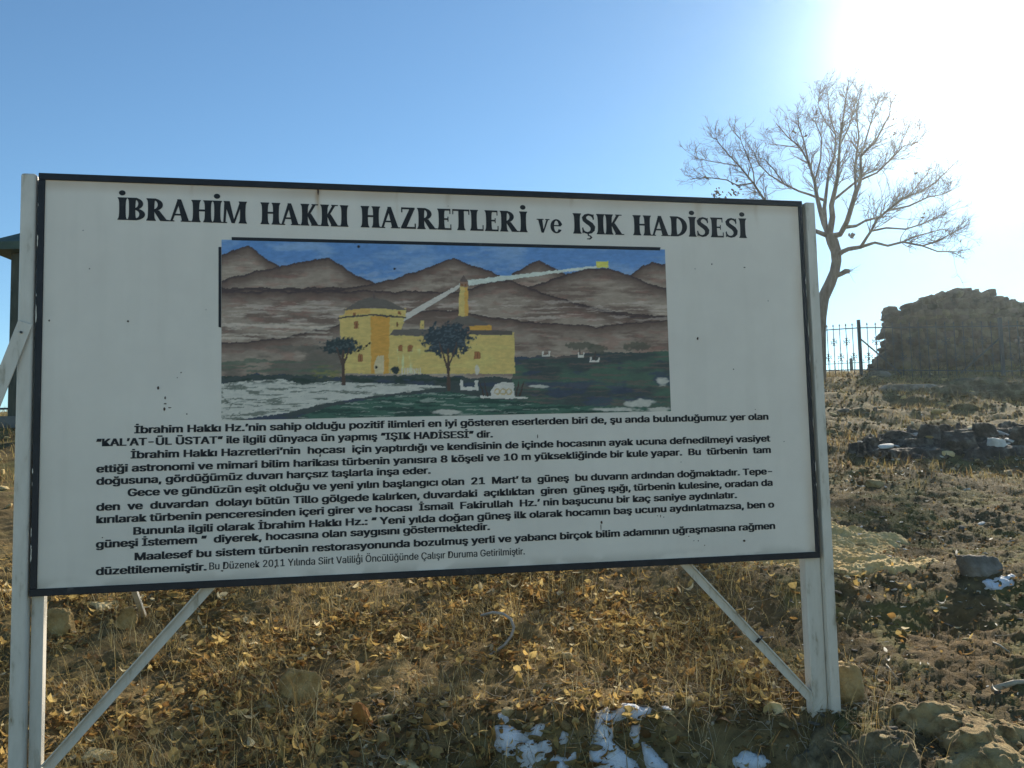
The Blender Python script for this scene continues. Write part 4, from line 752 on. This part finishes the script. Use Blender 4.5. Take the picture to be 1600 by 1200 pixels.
# ------------------------------------------------------------------ iron fences
def rosette(mb, c, ax, up, r):
    for k in range(4):
        a0 = PI/4+k*PI/2
        for sg in (-1, 1):
            pts = []
            for t in np.linspace(0, 1, 7):
                a = a0+sg*(.62*math.sin(t*PI*.9)); rad = r*(.22+.8*t) if t < .7 else r*(.22+.56+.1*math.sin((t-.7)*5))
                if t > .7: a = a0+sg*(.62*math.sin(.63*PI)-(t-.7)*.9)
                pts.append(c+rad*(math.cos(a)*ax+math.sin(a)*up))
            mb.tube(pts, r*.085, 4, False)
Zu = np.array([0, 0, 1.0])
def fence(label, line, height, step, post_at, ornate=True, low=.15, pr=.03, ir=.008):
    """line: list of world points (x, y); posts at these parameters; pickets stand evenly between"""
    A = np.array(line); L = np.concatenate([[0], np.cumsum(np.linalg.norm(np.diff(A, axis=0), axis=1))])
    pos = lambda s: np.array([np.interp(s, L, A[:, 0]), np.interp(s, L, A[:, 1])])
    def base(s): p = pos(s); return np.array([p[0], p[1], float(Hs(p[0], p[1]))])
    b0 = base(0); t = thing('iron_fence', tuple(b0), label, 'fence')
    top = lambda s, ends: None
    for k, s in enumerate(post_at):
        p = base(s); m = MB(); m.bar(p-Zu*.3, p+Zu*(height+.1), pr*2, pr*2, up=(0, 1, 0)); po = m.build('fence_post', MT['iron'], t, org=b0)
        if ornate and k in (1, 2):
            q = base(s+(1.0 if k == 1 else -1.0)); m = MB(); m.bar(p+Zu*height*.72, q+Zu*.05, pr*1.1, pr*1.1); m.build('brace', MT['iron'], po, org=b0)
    pk = {}
    for a, b in zip(post_at[:-1], post_at[1:]):
        pa, pb_ = base(a), base(b); rl = MB()
        for hz in (low, height-.12): rl.bar(pa+Zu*hz, pb_+Zu*hz, .034, .026, up=(0, 0, 1))
        rl.build('rail', MT['iron'], t, org=b0); n = max(int(round((b-a)/step)), 2)
        for k in range(1, n):
            f_ = k/n; c = pa+(pb_-pa)*f_; ax = (pb_-pa)*np.array([1, 1, 0]); ax /= np.linalg.norm(ax); hi = k % 2 == 0
            key = (hi, round(math.atan2(ax[1], ax[0]), 2))
            if key not in pk:
                m = MB(); m.tube([(0, 0, -.12), (0, 0, height-.04)], ir, 5); m.tube([(0, 0, height-.04), (0, 0, height-.01), (0, 0, height+.03)], [ir*1.9, ir*1.7, ir*.2], 5); m1 = mesh('picket', m.v, m.f, MT['iron'], True); m2 = None
                if ornate: r_ = MB(); rosette(r_, np.array([0, 0, height*(.66 if hi else .36)]), ax, Zu, .12); m2 = mesh('rosette', r_.v, r_.f, MT['iron'], True)
                pk[key] = (m1, m2)
            o = obj('picket', pk[key][0], t, tuple(c-b0))
            if pk[key][1]: obj('rosette', pk[key][1], o)
    return t
def xy(px, d): p = at(px, 585, d); return (p[0], p[1])
fl_ = [xy(1150, 28.2), xy(1346, 24.2), xy(1568, 22.6), xy(1760, 22.4)]
Lf = np.concatenate([[0], np.cumsum(np.linalg.norm(np.diff(np.array(fl_), axis=0), axis=1))])
fence('dark iron picket fence with scroll rosettes on the crest in front of the ruin', fl_, 1.42, .215, list(Lf), pr=.038, ir=.0115)
ff = [xy(1180, 46), xy(1331, 43), xy(1500, 40)]; Lq = np.concatenate([[0], np.cumsum(np.linalg.norm(np.diff(np.array(ff), axis=0), axis=1))])
fence('distant low iron fence seen through the pickets beyond the crest', ff, 1.15, .2, list(Lq), ornate=False, pr=.06, ir=.012)

# ------------------------------------------------------------------ the ruined wall
RD = 26.0
out = [(1378, 590), (1380, 577), (1386, 556), (1398, 550), (1399, 536), (1400, 515), (1403, 501), (1403, 487), (1407, 477), (1418, 475), (1439, 472), (1458, 463), (1479, 457), (1498, 456), (1507, 451), (1512, 446), (1526, 446), (1534, 455), (1547, 455), (1557, 452), (1570, 458), (1592, 464), (1625, 472), (1680, 490), (1730, 520), (1745, 590)]
c0 = at(1378, 577, RD); c1 = at(1745, 577, RD); wx = c1-c0; wx[2] = 0; wx /= np.linalg.norm(wx); wy = np.cross(Zu, wx)
oc = np.array([((at(x, y, RD)-c0).dot(wx), at(x, y, RD)[2]) for x, y in out]); zb = oc[:, 1].min()-.5
r = np.random.default_rng(4); V = []; Fs = []; C_ = []
bm = bmesh.new(); bmesh.ops.create_cube(bm, size=2); bmesh.ops.subdivide_edges(bm, edges=list(bm.edges), cuts=2, use_grid_fill=True); sv = np.array([q.co for q in bm.verts]); sf = np.array([[x.index for x in q.verts] for q in bm.faces]); bm.free()
sv = sv/np.maximum(np.linalg.norm(sv, axis=1)[:, None]**.26, .9)
z = zb; row = 0
while z < oc[:, 1].max()+.1:
    hh = r.uniform(.1, .2); x = -.3+r.uniform(0, .3)
    while x < oc[:, 0].max()+.2:
        ww = r.uniform(.12, .4)*r.uniform(.6, 1.1); cx, cz = x+ww/2, z+hh/2+r.uniform(-.03, .03)
        if sdf(oc, np.array([cx]), np.array([cz]))[0] > .28*min(ww, .25) and r.random() > .012:
            dp = r.uniform(.46, .54); yy = r.uniform(-.06, .06); s = sv*np.array([ww*.51, dp, hh*.6]); s = s+(vn3(s*6+r.random(3)*30, row)-.5)[:, None]*.1*np.sign(s)
            a = r.normal(0, .09); s = np.stack([s[:, 0]*math.cos(a)-s[:, 2]*math.sin(a), s[:, 1], s[:, 0]*math.sin(a)+s[:, 2]*math.cos(a)], -1)
            P = c0*np.array([1, 1, 0])+np.outer(cx+s[:, 0], wx)+np.outer(.6+yy+s[:, 1], wy)+np.outer(cz+s[:, 2], Zu); Fs.append(sf+len(V)*len(sv)); V.append(P); C_.append(np.tile(np.array((1, 1, 1))*r.uniform(.6, 1.35)*np.array([1, r.uniform(.9, 1.02), r.uniform(.8, 1)]), (len(sv), 1)))
        x += ww
    z += hh*.98; row += 1
for a_, b_ in zip(oc[:-1], oc[1:]):
    for k in range(max(int(np.linalg.norm(b_-a_)/.1), 1)):
        cx, cz = a_+(b_-a_)*r.random()+r.normal(0, .03, 2)+np.array([.03, -.05]); q3 = r.uniform(.07, .17, 3); s = sv*q3*np.array([1, r.uniform(1, 2.5), .8]); s = s*(1+.8*(vn3(sv*1.5+r.random(3)*30, 5)-.5)[:, None]); a = r.uniform(-.6, .6)
        s = np.stack([s[:, 0]*math.cos(a)-s[:, 2]*math.sin(a), s[:, 1], s[:, 0]*math.sin(a)+s[:, 2]*math.cos(a)], -1)
        V.append(c0*np.array([1, 1, 0])+np.outer(cx+s[:, 0], wx)+np.outer(.6+r.uniform(-.35, .35)+s[:, 1], wy)+np.outer(cz+s[:, 2], Zu)); Fs.append(sf+(len(V)-1)*len(sv)); C_.append(np.tile(np.array((1, 1, 1))*r.uniform(.6, 1.3), (len(sv), 1)))
V = np.vstack(V); rb = c0.copy(); rb[2] = float(Hs(c0[0], c0[1]))
tag(obj('ruined_wall', mesh('ruined_wall', V-rb, np.vstack(Fs), MT['ruin'], False, np.vstack(C_)), None, tuple(rb)), 'ruined dry stone wall with a ragged humped top behind the iron fence', 'ruin')

# ------------------------------------------------------------------ the pavilion at the left
PD = 15.0; pc = at(22, 652, PD); g0 = np.array([pc[0], pc[1], pc[2]-.05]); pw = 1.9
pav = thing('garden_pavilion', tuple(g0+(pw/2, pw/2, 0)), 'grey green wooden pavilion with a hipped roof behind the left post', 'pavilion'); org = g0+(pw/2, pw/2, 0)
hcol = (652-388)*PD/F
for ix in (0, 1):
    for iy in (0, 1): m = MB(); m.abox(g0+(ix*pw-.075, iy*pw-.075, -.4), g0+(ix*pw+.075, iy*pw+.075, hcol+.02)); m.build('column', MT['greywood'], pav, org=org, bevel=.01, seg=1)
ev = .36; zr = hcol; m = MB(); a, b = g0+(-ev, -ev, zr), g0+(pw+ev, pw+ev, zr); ap = g0+(pw/2, pw/2, zr+.95)
m.add([(a[0], a[1], a[2]), (b[0], a[1], a[2]), (b[0], b[1], a[2]), (a[0], b[1], a[2]), (a[0], a[1], a[2]+.13), (b[0], a[1], a[2]+.13), (b[0], b[1], a[2]+.13), (a[0], b[1], a[2]+.13), ap], [(3, 2, 1, 0), (0, 1, 5, 4), (1, 2, 6, 5), (2, 3, 7, 6), (3, 0, 4, 7), (4, 5, 8), (5, 6, 8), (6, 7, 8), (7, 4, 8)]); m.build('roof', MT['green'], pav, org=org)
m = MB(); m.abox(g0+(-.2, -.2, -.5), g0+(pw+.2, pw+.2, .06)); m.build('plinth', MT['plinth'], pav, org=org)
for k in range(3):
    m = MB(); a = [(0, 0), (pw, 0), (pw, pw)][k]; b = [(0, pw), (pw, pw), (0, pw)][k]
    for zz in (.22, .98): m.bar(g0+(*a, zz), g0+(*b, zz), .04, .05)
    m.build('railing', MT['greywood'], pav, org=org)
# railing running off to the left of the pavilion
q0 = g0+(-.1, .6, 0); rl = thing('metal_railing', tuple(q0), 'thin dark railing running out of frame beside the pavilion', 'railing'); m = MB()
for zz in (.24, 1.0): m.tube([q0+(0, 0, zz), q0+(-2.5, .3, zz+.02)], .018, 6)
m.build('rail', MT['iron'], rl, org=q0)
for t in (.35, 1.6): m = MB(); m.tube([q0+(-t, .12*t, -.3), q0+(-t, .12*t, 1.02)], .022, 6); m.build('rail_post', MT['iron'], rl, org=q0)

# ------------------------------------------------------------------ haze volume added to imitate lens glare toward the low sun
hz = MB(); hz.abox((-152, -92, float(Zg.min())-1), (152, 152, 14.5)); hm = bpy.data.materials.new('glare_haze'); hm.use_nodes = True; t = hm.node_tree; t.nodes.remove(t.nodes['Principled BSDF'])
pv_ = t.nodes.new('ShaderNodeVolumePrincipled'); pv_.inputs['Color'].default_value = (.78, .93, 1, 1); pv_.inputs['Density'].default_value = .0005; pv_.inputs['Anisotropy'].default_value = .84; t.links.new(pv_.outputs[0], t.nodes['Material Output'].inputs['Volume'])
tag(hz.build('glare_haze', hm), kind='stuff')
